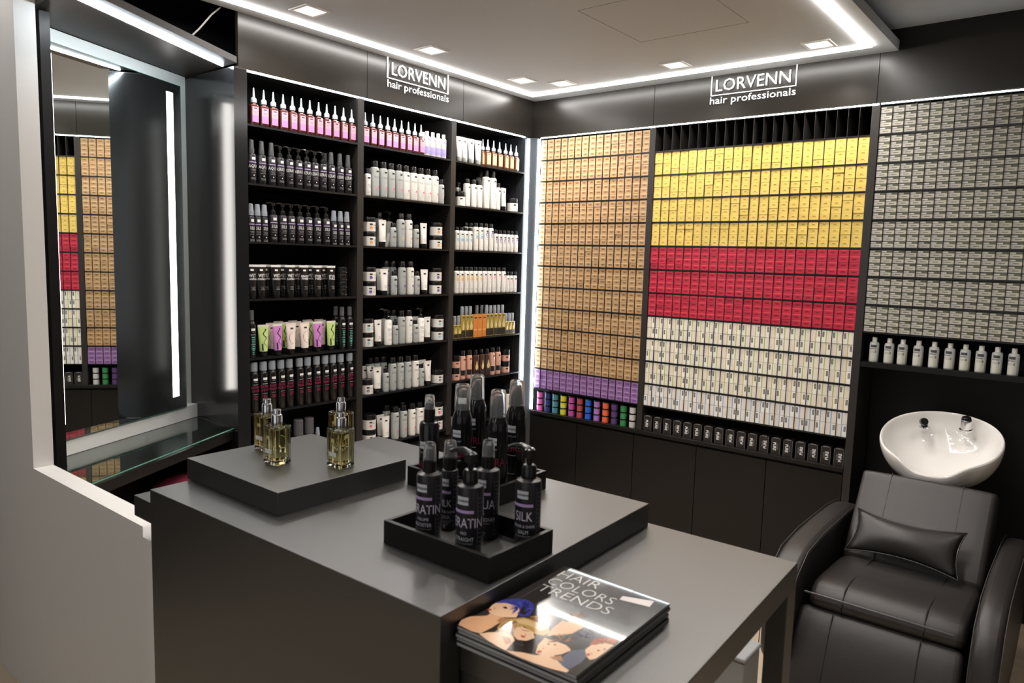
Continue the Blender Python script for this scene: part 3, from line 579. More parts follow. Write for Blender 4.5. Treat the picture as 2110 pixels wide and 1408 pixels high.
KINDS = {k: finish(v) for k, v in {
    'drop_pink': K_dropper(m_brg, m_lpink, m_lviol), 'drop_orange': K_dropper(m_brn, m_lor, m_lor),
    'spray_aqua': K_spray('AQUA', stretch=0.78), 'spray_keratin': K_spray('KERATIN', stretch=0.60), 'pump_keratin': K_spray('KERATIN', pump=True, stretch=0.60), 'pump_silk': K_spray('SILK', pump=True, hb=0.125, stretch=0.85),
    'slim_silk': K_spray('SILK', r=0.0160, hb=0.112, ht=0.166, capr=0.0125, stretch=0.65, capm=m_clear, tagw=0.007),
    'tube_wet': K_tube(m_blk, m_blk, 0.153, m_wht, (('WET', 0.021), ('CONTROL', 0.012)), inkm=m_wht), 'tube_ker': K_tube(m_blk, m_blk, 0.153, m_wht, (('KERATIN', 0.014), ('POWER', 0.015)), inkm=m_wht), 'tube_sty': K_tube(m_blk, m_blk, 0.153, m_wht, (('STYLER', 0.016), ('FORCE', 0.016)), inkm=m_wht),
    'tube_green': K_tube(mat('lime_tube', (0.50, 0.66, 0.22), 0.35), m_blk, 0.148, mat('pale_crimp', (0.75, 0.74, 0.66), 0.4), deco=squiggle(0)), 'tube_violet': K_tube(mat('orchid_tube', (0.58, 0.22, 0.56), 0.35), m_blk, 0.148, mat('pale_crimp', (0.75, 0.74, 0.66), 0.4), deco=squiggle(0)),
    'tube_arc': K_tube(mat('blush_white_tube', (0.80, 0.70, 0.64), 0.35), m_blk, 0.148, deco=arcdeco),
    'tube_plain': K_tube(m_white, m_blk, 0.140), 'tube_white': K_tube(m_white, m_greyb, 0.142),
    'can_teal': K_can(0.216, 0.019, m_chromef, m_grn, '', 0.0115, 0.045), 'can_red': K_can(0.232, 0.0215, m_clear, m_mag, 'BODY VOLUME'), 'can_red2': K_can(0.232, 0.0215, m_clear, m_mag, 'CURL WAVE'), 'can_red3': K_can(0.232, 0.0215, m_clear, m_mag, 'EXTRA LOCK'),
    'vol': K_shampoo(m_white, 'VOLUME', d_pk, r=0.0240), 'vol_grey': K_shampoo(m_greyb, 'VOLUME', d_pk, r=0.0240),
    'ker_tall': K_shampoo(m_white, 'KERA', d_or), 'ker_tallg': K_shampoo(m_greyb, 'KERA', d_yl), 'ker_small': K_shampoo(m_greyb, 'KERA', d_or, r=0.0180, hb=0.105, ht=0.128),
    'silk_tall': K_shampoo(m_white, 'SILK', d_pu), 'silk_tallg': K_shampoo(m_greyb, 'SILK', d_pu), 'silk_small': K_shampoo(m_greyb, 'SILK', d_pu, r=0.0180, hb=0.105, ht=0.128),
    'friz_tall': K_shampoo(m_white, 'FRIZZ', d_lb), 'friz_tallg': K_shampoo(m_greyb, 'FRIZZ', d_lb), 'friz_small': K_shampoo(m_greyb, 'FRIZZ', d_lb, r=0.0175, hb=0.105, ht=0.126),
    'silv_tall': K_shampoo(m_white, 'SILVER', d_gr), 'silv_tallg': K_shampoo(m_greyb, 'SILVER', d_gr), 'silv_small': K_shampoo(m_greyb, 'SILVER', d_gr, r=0.0175, hb=0.105, ht=0.126),
    'phyt_tall': K_shampoo(m_white, 'PHYTO', d_pk, hb=0.152, ht=0.184), 'phyt_tallg': K_shampoo(m_greyb, 'PHYTO', d_pk, hb=0.152, ht=0.184),
    'plain_small': K_shampoo(m_greyb, '', d_dp, r=0.0185, hb=0.108, ht=0.135), 'plain_smallw': K_shampoo(m_white, '', d_dp, r=0.0185, hb=0.112, ht=0.139),
    'jar_or': K_jar(m_white, d_or, word='KERA'), 'jar_pu': K_jar(m_white, d_pu, word='SILK'), 'jar_lb': K_jar(m_white, d_lb, word='FRIZZ'), 'jar_gr': K_jar(m_white, d_gr, word='SILVER', ht=0.080), 'jar_pk': K_jar(m_white, d_pk, r=0.038, hb=0.054, ht=0.082, word='PHYTO'), 'jar_w': K_jar(m_white, None, r=0.036, hb=0.054, ht=0.084),
    'lilac': K_lilac(), 'thera': K_shampoo(m_white, '', None, r=0.0250, hb=0.190, ht=0.231, vert='THERAPY', capr=0.0150), 'mid_w': K_shampoo(m_white, '', None, r=0.0215, hb=0.136, ht=0.162, vert='therapy'), 'thin_w': K_shampoo(m_white, '', None, r=0.0175, hb=0.138, ht=0.164, vert='therapy'),
    'blue_s': K_shampoo(m_white, '', d_tl, r=0.0160, hb=0.114, ht=0.133, dotz=0.068, dotr=0.0095, dot2=d_bl), 'blue_t': K_shampoo(m_white, '', d_tl, r=0.0180, hb=0.142, ht=0.166, dotz=0.090, dotr=0.010, dot2=d_bl), 'purp_t': K_shampoo(m_white, '', d_pu, r=0.0180, hb=0.142, ht=0.166, dotz=0.098, dotr=0.010, dot2=d_lv), 'purp_s': K_shampoo(m_white, '', d_pu, r=0.0150, hb=0.110, ht=0.133, dotz=0.068, dotr=0.0085, dot2=d_lv),
    'yel_t': K_shampoo(m_white, '', d_yl, r=0.0180, hb=0.134, ht=0.157, dotz=0.092, dotr=0.009, dot2=d_or), 'red_t': K_shampoo(m_white, '', d_rd, r=0.0180, hb=0.134, ht=0.157, dotz=0.092, dotr=0.011), 'red_s': K_shampoo(m_white, '', d_rd, r=0.0150, hb=0.108, ht=0.132, dotz=0.068, dotr=0.009),
    'oil_t': K_oil(0.190, 0.138, 0.0175), 'oil_s': K_oil(0.135, 0.082, 0.0165), 'obox': K_obox(0.137), 'pink_b': K_pinkb(0.176), 'brown_b': K_oil(0.172, 0.140, 0.0195, dark=True),
    'choc_jar': K_jar(m_pinkb, None, r=0.030, hb=0.040, ht=0.075), 'cream_b': K_shampoo(m_cream, '', None, r=0.021, hb=0.135, ht=0.165),
    'tiny_jar': K_jar(m_blk, None, r=0.025, hb=0.026, ht=0.0365), 'black_big': K_shampoo(m_blkb, '', None, r=0.026, hb=0.13, ht=0.205, tagm=m_wht, capr=0.0235, capm=m_chromef), 'black_s': K_spray('ART', r=0.017, hb=0.105, ht=0.150, capm=m_clear, band=False, capr=0.010),
    'black_box': [('carton', MB().box(-0.024, 0.024, -0.024, 0.024, 0, 0.13, m_pack)), ('label', MB().box(-0.010, 0.010, -0.0246, -0.024, 0.09, 0.098, m_wht))],
    'pump_white': K_spray('FRIZZ', r=0.0215, hb=0.136, pump=True, bm=m_white, band=False, stretch=0.6),
}.items()}
# what the printed look of each kind is, for the labels
INFO = {'drop_pink': ('dropper_bottle', 'pink-labelled dropper bottle', 'bottle'), 'drop_orange': ('dropper_bottle', 'apricot-labelled dropper bottle', 'bottle'), 'spray_aqua': ('spray_bottle', 'black AQUA spray bottle', 'bottle'), 'spray_keratin': ('spray_bottle', 'black KERATIN spray bottle', 'bottle'),
    'pump_keratin': ('pump_bottle', 'black KERATIN pump bottle', 'bottle'), 'pump_silk': ('pump_bottle', 'black SILK pump bottle', 'bottle'), 'slim_silk': ('spray_bottle', 'slim black SILK spray bottle', 'bottle'), 'tube_wet': ('squeeze_tube', 'black WET CONTROL tube', 'tube'), 'tube_ker': ('squeeze_tube', 'black KERATIN POWER tube', 'tube'), 'tube_sty': ('squeeze_tube', 'black STYLER FORCE tube', 'tube'),
    'tube_green': ('squeeze_tube', 'lime green tube with wavy line', 'tube'), 'tube_violet': ('squeeze_tube', 'orchid tube with wavy line', 'tube'), 'tube_arc': ('squeeze_tube', 'white tube with maroon arc', 'tube'), 'tube_plain': ('squeeze_tube', 'white tube with black cap', 'tube'), 'tube_white': ('squeeze_tube', 'all-white tube', 'tube'),
    'can_teal': ('spray_can', 'slim black can with teal print', 'can'), 'can_red': ('spray_can', 'black can with crimson print', 'can'), 'can_red2': ('spray_can', 'black can with crimson print', 'can'), 'can_red3': ('spray_can', 'black can with crimson print', 'can'), 'lilac': ('shampoo_bottle', 'white and lilac bottle', 'bottle'), 'thera': ('shampoo_bottle', 'very tall white bottle', 'bottle'),
    'mid_w': ('shampoo_bottle', 'white black-capped bottle', 'bottle'), 'thin_w': ('shampoo_bottle', 'thin white black-capped bottle', 'bottle'), 'oil_t': ('oil_bottle', 'tall golden oil bottle', 'bottle'), 'oil_s': ('oil_bottle', 'short golden oil bottle', 'bottle'), 'obox': ('orange_box', 'tall orange box', 'box'), 'pink_b': ('shampoo_bottle', 'blush bottle with black band', 'bottle'), 'brown_b': ('oil_bottle', 'dark brown bottle with gold drop', 'bottle'),
    'choc_jar': ('cream_jar', 'blush jar with black lid', 'jar'), 'cream_b': ('shampoo_bottle', 'cream bottle with black cap', 'bottle'), 'tiny_jar': ('wax_jar', 'small black jar', 'jar'), 'black_big': ('shampoo_bottle', 'big black bottle', 'bottle'), 'black_s': ('spray_bottle', 'small black spray bottle', 'bottle'), 'black_box': ('black_box', 'black carton', 'box'), 'pump_white': ('pump_bottle', 'white bottle with black pump', 'bottle'),
    'blue_s': ('shampoo_bottle', 'short white bottle with blue print', 'bottle'), 'blue_t': ('shampoo_bottle', 'tall white bottle with blue print', 'bottle'), 'purp_s': ('shampoo_bottle', 'short white bottle with violet print', 'bottle'), 'purp_t': ('shampoo_bottle', 'tall white bottle with violet print', 'bottle'), 'yel_t': ('shampoo_bottle', 'white bottle with amber print', 'bottle'), 'red_t': ('shampoo_bottle', 'tall white bottle with red dot', 'bottle'), 'red_s': ('shampoo_bottle', 'short white bottle with red dot', 'bottle')}
for k in KINDS:
    if k in INFO: continue
    if k.startswith('jar'): INFO[k] = ('cream_jar', 'white jar with black lid', 'jar')
    else:
        c = 'grey' if (k.endswith('g') or k.endswith('small') or k == 'vol_grey') else 'white'
        INFO[k] = ('shampoo_bottle', ('short ' if 'small' in k else 'tall ') + c + ' bottle', 'bottle')
def place(kind, loc, rz, label, group):
    n, d, cat = INFO[kind]; t = thing(n, label or d, cat, loc, rz, group)
    for pn, me in KINDS[kind]: ob(pn, me, t)
    return t
SHN = ['top shelf', 'second shelf', 'third shelf', 'fourth shelf', 'fifth shelf', 'sixth shelf', 'lowest shelf']
MIN_GAP = {}
def row(bay, sh, items, x=-0.04):
    """items: (kind, photo column of its centre, optional extra depth, optional stack count)"""
    y0, y1 = BAYS[bay]; cnt = {}; z = SZ[sh] + 0.0004
    items = sorted(items, key=lambda it: (len(it) > 2 and it[2] > 0, it[1]))
    for it in items:
        k, px = it[0], it[1]; back = it[2] if len(it) > 2 else 0.0; stack = it[3] if len(it) > 3 else 1
        me = KINDS[k][0][1]; rx = max(v.co.x for v in me.vertices)
        rmax = max(max(abs(v.co.x) for v in m2.vertices) if pn in ('body', 'carton', 'lid', 'cap') else 0 for pn, m2 in KINDS[k])
        dep = max(max(abs(v.co.y) for v in m2.vertices) for pn, m2 in KINDS[k] if pn in ('body', 'carton', 'lid'))
        xx = -0.008 - dep - back; y = yat(px, xx, SZ[sh]); y = min(max(y, y0 + rmax + 0.0015), y1 - rmax - 0.0015)
        d = INFO[k][1]
        for s in range(stack):
            hh = max(v.co.z for pn, m2 in KINDS[k] for v in m2.vertices)
            key = (d, back > 0, s if stack > 1 else None); cnt[key] = cnt.get(key, 0) + 1
            where = SHN[sh] + ' of ' + BAYN[bay]
            lab = '%s, %s%s%s from the mirror, %s' % (d, 'rear row, ' if back > 0 else '', ('%s in stack, ' % ('bottom', 'second', 'third', 'top')[s] if stack > 1 else ''), ORD[cnt[key]], where)
            lab = lab.replace(' of the bay beside the mirror', ', mirror bay').replace(' of the middle bay', ', middle bay').replace(' of the corner bay', ', corner bay')
            place(k, (xx, y, z + s * (hh + 0.0004)), PI / 2 + random.uniform(-0.10, 0.10) - 0.25 * 0, lab, '%ss on the %s of %s' % (INFO[k][0].replace('_', ' '), SHN[sh], BAYN[bay]))
A = lambda x: 500 + x / 5.415
Dz = lambda x: 730 + x / 6.4
Ez = lambda x: 730 + x / 7.04
Gz = lambda x: 920 + x / 7.04
Hz = lambda x: 920 + x / 7.82
L7 = lambda x: 500 + x / 4.587
# bay 1
row(0, 0, [('drop_pink', A(x)) for x in (125, 237, 343, 453, 557, 654, 750, 848, 938, 1030, 1124, 1214)])
row(0, 1, [('spray_aqua', A(x)) for x in (100, 212, 320)] + [('pump_keratin', A(x)) for x in (415, 518, 620, 712, 800, 892)] + [('spray_keratin', A(x)) for x in (985, 1082, 1172)] + [('spray_keratin', A(920), 0.05)])
row(0, 2, [('slim_silk', A(x)) for x in (92, 166, 243)] + [('pump_silk', A(x)) for x in (340, 445, 538, 637, 730, 828, 928)] + [('slim_silk', A(x)) for x in (1015, 1088, 1160)])
row(0, 3, [('tube_wet', A(60)), ('tube_wet', A(205)), ('tube_wet', A(372)), ('tube_wet', A(530)), ('tube_ker', A(685)), ('tube_sty', A(832)), ('tube_sty', A(986))] + [('tube_wet', A(x), 0.055) for x in (255, 440, 600, 750, 900)] + [('tiny_jar', A(1108), 0, 4), ('tiny_jar', A(1165), 0.055, 4)])
row(0, 4, [('can_teal', A(100)), ('tube_green', A(232)), ('tube_violet', A(390)), ('tube_arc', A(540)), ('tube_arc', A(692)), ('tube_violet', A(835)), ('tube_green', A(985)), ('can_teal', A(1105)), ('can_teal', A(1190)), ('can_teal', A(1035), 0.045)] + [(('tube_arc', 'tube_green')[i % 2], A(x), 0.06) for i, x in enumerate((320, 460, 600, 740, 880))] + [('tube_arc', A(x), 0.12) for x in (400, 560, 720, 850)])
row(0, 5, [(('can_red3', 'can_red3', 'can_red', 'can_red', 'can_red', 'can_red2', 'can_red2', 'can_red2', 'can_red2', 'can_red2', 'can_red3', 'can_red3')[i], A(x)) for i, x in enumerate((127, 232, 328, 426, 520, 632, 722, 822, 917, 1003, 1088, 1188))])
row(0, 6, [('black_big', L7(527)), ('black_big', L7(628)), ('black_s', L7(378)), ('black_s', L7(432)), ('black_s', L7(708)), ('black_box', L7(955), 0.02)])
# bay 2
row(1, 0, [('drop_pink', Dz(x)) for x in (140, 241, 340, 438, 528, 620, 710, 795, 876)] + [('lilac', Dz(x)) for x in (955, 1030, 1101, 1172)] + [('lilac', Dz(905), 0.04)])
row(1, 1, [('plain_smallw', Dz(170)), ('plain_small', Dz(150), 0.045)] + [(('vol_grey', 'vol_grey', 'vol_grey', 'vol_grey', 'vol', 'vol', 'vol', 'vol', 'vol')[i], Dz(x)) for i, x in enumerate((265, 375, 475, 578, 672, 773, 868, 957, 1052))] + [('plain_small', Dz(1140))])
row(1, 2, [('jar_or', Ez(205), 0, 2), ('tube_plain', Ez(405)), ('ker_small', Ez(560)), ('ker_tallg', Ez(668)), ('ker_tall', Ez(780)), ('ker_small', Ez(890)), ('tube_plain', Ez(1000)), ('jar_or', Ez(1180), 0, 2), ('ker_tallg', Ez(350), 0.06), ('pump_white', Ez(500), 0.055)])
row(1, 3, [('jar_pu', Ez(210), 0, 2), ('tube_plain', Ez(430)), ('silk_small', Ez(572)), ('silk_tallg', Ez(685)), ('silk_tall', Ez(802)), ('silk_small', Ez(900)), ('tube_plain', Ez(1010)), ('jar_pu', Ez(1172), 0, 2), ('tube_plain', Ez(370), 0.05)] + [('silk_tallg', Ez(x), 0.06) for x in (450, 550)])
row(1, 4, [('jar_lb', Dz(160), 0, 2), ('tube_plain', Dz(310)), ('pump_white', Dz(440)), ('friz_small', Dz(535)), ('friz_tallg', Dz(612)), ('friz_tall', Dz(710)), ('friz_small', Dz(800)), ('pump_white', Dz(868)), ('tube_plain', Dz(958)), ('jar_lb', Dz(1092), 0, 2), ('friz_tallg', Dz(505), 0.06), ('pump_white', Dz(395), 0.06), ('tube_plain', Dz(810), 0.06)])
row(1, 5, [('jar_gr', Dz(158)), ('tube_plain', Dz(300)), ('silv_small', Dz(412)), ('silv_tallg', Dz(498)), ('silv_tallg', Dz(598)), ('silv_tallg', Dz(697)), ('silv_tall', Dz(795)), ('silv_small', Dz(878)), ('tube_plain', Dz(965)), ('jar_gr', Dz(1090)), ('tube_plain', Dz(215), 0.05), ('tube_plain', Dz(135), 0.075), ('tube_plain', Dz(890), 0.055)] + [('silv_tallg', Dz(x), 0.065) for x in (200, 285, 375)])
row(1, 6, [('jar_pk', L7(1190), 0, 2), ('tube_plain', L7(1350)), ('phyt_tallg', L7(1437)), ('phyt_tallg', L7(1515)), ('phyt_tall', L7(1595)), ('phyt_tall', L7(1665)), ('jar_pk', L7(1878), 0, 2), ('tube_plain', L7(1300), 0.05), ('tube_plain', L7(1720), 0.03), ('phyt_tallg', L7(1355), 0.06), ('phyt_tallg', L7(1505), 0.06)])
# bay 3
row(2, 0, [('tube_white', Gz(x)) for x in (175, 258, 352, 452)] + [('drop_orange', Gz(x)) for x in (592, 676, 762, 850, 925, 1003)] + [('drop_orange', Gz(520), 0.02)])
row(2, 1, [('jar_w', Gz(180)), ('plain_smallw', Gz(160), 0.055), ('mid_w', Gz(288)), ('mid_w', Gz(382)), ('mid_w', Gz(465)), ('thera', Gz(560)), ('thera', Gz(658)), ('thin_w', Gz(738)), ('tube_plain', Gz(820)), ('jar_w', Gz(950)), ('thera', Gz(475), 0.055)])
row(2, 2, [('blue_s', Hz(x)) for x in (155, 228, 300, 370)] + [('blue_t', Hz(x)) for x in (458, 540)] + [('purp_t', Hz(x)) for x in (620, 704)] + [('purp_s', Hz(x)) for x in (782, 850, 915, 978, 1040, 1110)] + [('blue_t', Hz(x), 0.045) for x in (300, 375)])
row(2, 3, [('yel_t', Hz(x)) for x in (145, 222, 305, 375, 448, 522)] + [('red_t', Hz(x)) for x in (598, 672, 745, 822, 902)] + [('red_s', Hz(x)) for x in (968, 1025, 1090)] + [('yel_t', Hz(x), 0.045) for x in (310, 400, 480, 560)] + [('red_t', Hz(x), 0.045) for x in (640, 715)])
row(2, 4, [('oil_s', Gz(x)) for x in (110, 165)] + [('oil_t', Gz(x)) for x in (215, 275, 333)] + [('obox', Gz(x)) for x in (390, 452, 514)] + [('oil_t', Gz(x)) for x in (568, 625, 684, 740, 798)] + [('oil_s', Gz(x)) for x in (852, 900, 946)] + [('oil_t', Gz(x), 0.045) for x in (430, 500, 570)])
row(2, 5, [('choc_jar', Gz(120), 0, 2), ('pink_b', Gz(222)), ('pink_b', Gz(318)), ('brown_b', Gz(408)), ('brown_b', Gz(492)), ('brown_b', Gz(572)), ('pink_b', Gz(650)), ('pink_b', Gz(733)), ('choc_jar', Gz(845), 0, 2)])
row(2, 6, [('cream_b', Gz(x)) for x in (675, 780, 875)] + [('jar_w', Gz(130)), ('jar_w', Gz(230)), ('cream_b', Gz(330)), ('cream_b', Gz(420))])
# pale bottles on the board under the grey cartons
gb = finish([('body', MB().lathe([(0.0195, 0), (0.0215, 0.003), (0.0215, 0.088), (0.019, 0.095), (0.010, 0.098)], mat('frosted_bottle', (0.50, 0.51, 0.50), 0.35), 20)),
             ('label', MB().decal(0.0215, -0.013, 0.013, 0.072, 0.084, mat('slate_tag', (0.06, 0.06, 0.07), 0.4)).decal(0.0215, -0.018, 0.010, 0.063, 0.067, m_inkg).decal(0.0215, -0.020, 0.020, 0.006, 0.060, mat('pale_label', (0.60, 0.59, 0.52), 0.4), 8, 0.0002).decal(0.0215, -0.016, 0.004, 0.052, 0.0535, m_inkg).decal(0.0215, -0.016, 0.006, 0.047, 0.0485, m_inkg).decal(0.0215, 0.007, 0.013, 0.046, 0.056, m_inkg)),
             ('cap', MB().lathe([(0.011, 0.097), (0.011, 0.118), (0.010, 0.120)], m_white, 14))])
for i, x in enumerate([2.106, 2.172, 2.230, 2.297, 2.362, 2.426, 2.487, 2.548, 2.609, 2.671, 2.736]):
    t = thing('developer_bottle', 'pale bottle with dark tag under the grey cartons, %s from the dark upright' % ORD[i + 1], 'bottle', (x, 0.032, 1.1974), random.uniform(-0.15, 0.1) - 0.3 * (i > 8), 'pale bottles under the grey cartons')
    for pn, me in gb: ob(pn, me, t)
# ================================================================== MIRROR NICHE
DIR = np.array([-0.4234, 0.9059]); NRM = np.array([0.9059, 0.4234])        # along the mirror wall (away) / into the room
PC = np.array([-0.412, -2.0945])
def nw(t, n, z): p = PC + DIR * t + NRM * n; return (p[0], p[1], z)     # t<0 comes towards the viewer
def nbox(m, t0, t1, n0, n1, z0, z1, mm):
    return m.prism([nw(t0, n0, 0)[:2], nw(t0, n1, 0)[:2], nw(t1, n1, 0)[:2], nw(t1, n0, 0)[:2]][::-1], z0, z1, mm)
struct('wall_mirror', nbox(MB(), -0.86, 0.0, -0.04, 0.0, 0, ZT + 0.01, m_mwall))
mr = thing('wall_mirror_panel', 'tall frameless mirror with built-in vertical light bar on the grey niche wall', 'mirror')
ob('mirror_glass', nbox(MB(), -0.832, -0.108, 0.050, 0.0565, 0.9215, 2.3635, m_mirror), mr)
ob('backing_box', nbox(MB(), -0.78, -0.15, 0.001, 0.0495, 0.96, 2.33, m_mwall), mr)
e = MB(); nbox(e, -0.1078, -0.1060, 0.050, 0.0568, 0.9215, 2.3635, m_medge); nbox(e, -0.832, -0.106, 0.050, 0.0568, 0.9195, 0.9213, m_medge); nbox(e, -0.832, -0.106, 0.050, 0.0568, 2.3637, 2.3655, m_medge)
ob('glass_edge', e, mr)
ob('added_wall_strip', nbox(MB(), -0.832, -0.02, 0.001, 0.0495, 0.857, 0.9190, m_mwall), mr)  # box added below the mirror so the wall strip catches light
ob('light_bar', nbox(MB(), -0.197, -0.157, 0.0567, 0.0575, 0.98, 2.325, m_ledm), mr)
ob('light_bar', nbox(MB(), -0.828, -0.787, 0.0567, 0.0575, 0.98, 2.325, m_ledm), mr)
# glass-topped console
cs = thing('mirror_console', 'black console with a clear glass top below the mirror', 'console')
gp = [(-0.066, -2.827), (0.105, -2.827), (0.105, -2.884), (0.386, -2.884), (-0.036, -2.0965), (-0.409, -2.0965)]
ob('glass_top', MB().prism(gp, 0.848, 0.856, m_glass), cs)
ob('glass_edge', MB().tube([(gp[3][0] + 0.001, gp[3][1], 0.852), (gp[4][0] + 0.001, gp[4][1], 0.852)], 0.003, m_medge, 6), cs)
ob('cabinet_top', MB().prism([(p[0] - 0.004, p[1]) for p in gp], 0.800, 0.838, m_black), cs)
ob('added_dark_board', nbox(MB(), -0.80, -0.003, 0.001, 0.014, 0, 0.799, m_black), cs)  # black sheet added on the wall to keep the space underneath dark
# near side panel and soffit with light
sd = thing('niche_side_panel', 'narrow black side panel of the mirror niche beside the white partition', 'panel')
ob('panel_board', MB().box(-0.04, 0.103, -2.862, -2.830, 0, 2.428, m_black), sd)
sf = thing('niche_canopy', 'black canopy board over the mirror with a long light strip underneath', 'canopy')
cpt = [nw(-0.865, 0.002, 0)[:2], (0.445, -2.884), (0.028, -2.0965), nw(-0.002, 0.002, 0)[:2]]
ob('canopy_board', MB().prism(cpt, 2.432, 2.458, m_frame), sf)
a = np.array(cpt[2]) + np.array([-0.085, -0.02]); b = np.array(cpt[1]) + np.array([-0.085, 0])
d = (b - a) / np.linalg.norm(b - a); nn = np.array([-d[1], d[0]])
ob('light_strip', MB().prism([a, b, b + nn * 0.008, a + nn * 0.008], 2.426, 2.432, m_ledc), sf)
cb = [onZ(386, 82, 2.458), onZ(410, 60, 2.53), onZ(436, 30, 2.61), onZ(455, 14, 2.66), onZ(462, 8, 2.70)]
cb = [(p[0], p[1], p[2]) for p in cb]; cb[-1] = (cb[-2][0], cb[-2][1], ZM)
tag(ob('power_cable', MB().tube(cb, 0.0035, m_cable)), 'thin grey cable rising from the niche canopy to the dark ceiling', 'cable')
# pink round stool under the console
pst = thing('round_stool', 'pink round-cushioned stool half hidden behind the display counter', 'stool', (-0.08, -2.36, 0))
pp = onZ(386, 1005, 0.60); pst.location = (float(pp[0]), float(pp[1]), 0)
m_pink = mat('pink_fabric', (0.50, 0.07, 0.13), 0.6)
ob('cushion', MB().lathe([(0.10, 0.50), (0.135, 0.52), (0.15, 0.57), (0.135, 0.62), (0.09, 0.645), (0.0, 0.655)], m_pink, 28), pst)
ob('stem', MB().lathe([(0.02, 0.03), (0.02, 0.50)], m_chrome, 12), pst); ob('foot_plate', MB().lathe([(0.16, 0.0), (0.16, 0.012), (0.03, 0.03)], m_chrome, 24), pst)

# ================================================================== COUNTER
ZL, ZU = 1.0, 1.058
P1, P2, P3, P4 = (1.190, -3.036), (2.168, -3.022), (2.141, -2.270), (1.163, -2.285)
ct = thing('display_counter', 'dark grey stepped display counter with trays, perfume platform and magazines on it', 'counter', (P1[0], P1[1], 0))
def loc2(pts): return [(p[0] - P1[0], p[1] - P1[1]) for p in pts]
def yz_prism(prof, x0, x1, mm):   # prof: (fraction 0 front .. 1 back, z), x0/x1 = (front point, back point) pairs
    m = MB(); vs = []
    for A_, B_ in (x0, x1):
        for fy, z in prof: vs.append((A_[0] + (B_[0] - A_[0]) * fy - P1[0], A_[1] + (B_[1] - A_[1]) * fy - P1[1], z))
    n = len(prof); return m.add(vs, [tuple(range(n)), tuple(range(2 * n - 1, n - 1, -1))] + [(i, n + i, n + (i + 1) % n, (i + 1) % n) for i in range(n)], mm)
k5 = 0.05 / 0.75
o = ob('raised_block', yz_prism([(0, 0), (0, ZU), (1, ZU), (1, ZL + 0.0005), (k5, ZL + 0.0005), (k5, 0)], (P1, P4), (P2, P3), m_counter), ct); bevel(o, 0.0015)
low = [(1.029, -3.004), (1.192, -3.004), (1.192, -2.984), (2.524, -2.966), (2.493, -2.242), (1.003, -2.262)]
o = ob('desk_top', MB().prism(loc2(low), 0.945, ZL, m_counter), ct); bevel(o, 0.0015)
XLEG = float(onY(1573, 1340, -2.290)[0])
o = ob('end_panel', MB().prism(loc2([(XLEG, -2.290), (2.491, -2.288), (2.493, -2.242), (XLEG, -2.244)]), 0, 0.9448, m_counter), ct); bevel(o, 0.0015)
o = ob('apron_panel', MB().prism(loc2([(2.10, -2.967), (2.505, -2.962), (2.504, -2.93), (2.10, -2.935)]), 0.30, 0.9448, m_counter), ct)
o = ob('side_panel', MB().prism(loc2([(1.14, -2.87), (1.18, -2.87), (1.18, -2.30), (1.14, -2.30)]), 0, 0.9448, m_counter), ct)
# perfume platform
pf = bevel(ob('perfume_platform', MB().prism([(1.172, -2.932), (1.578, -2.935), (1.576, -2.549), (1.172, -2.552)], ZU + 0.0004, ZU + 0.055, m_counter)), 0.001)
tag(pf, 'square dark platform with four perfume flacons on the counter', 'platform')
# trays
def tray(x0, y0, w, d, label):
    t = thing('display_tray', label, 'tray', (x0, y0, ZU + 0.0004)); k = 0.010; h = 0.048
    ob('base', MB().box(k, w - k, k, d - k, 0, 0.006, m_counter), t)
    o = ob('rim', MB().box(0, w, 0, k, 0, h, m_black).box(0, w, d - k, d, 0, h, m_black).box(0, k, k, d - k, 0, h, m_black).box(w - k, w, k, d - k, 0, h, m_black), t); bevel(o, 0.0006, 1)
    return t
tray(1.862, -2.876, 0.284, 0.196, 'black tray with five hair care bottles at the counter front edge')
tray(1.606, -2.572, 0.284, 0.217, 'black tray with four capped foam cans further back on the counter')
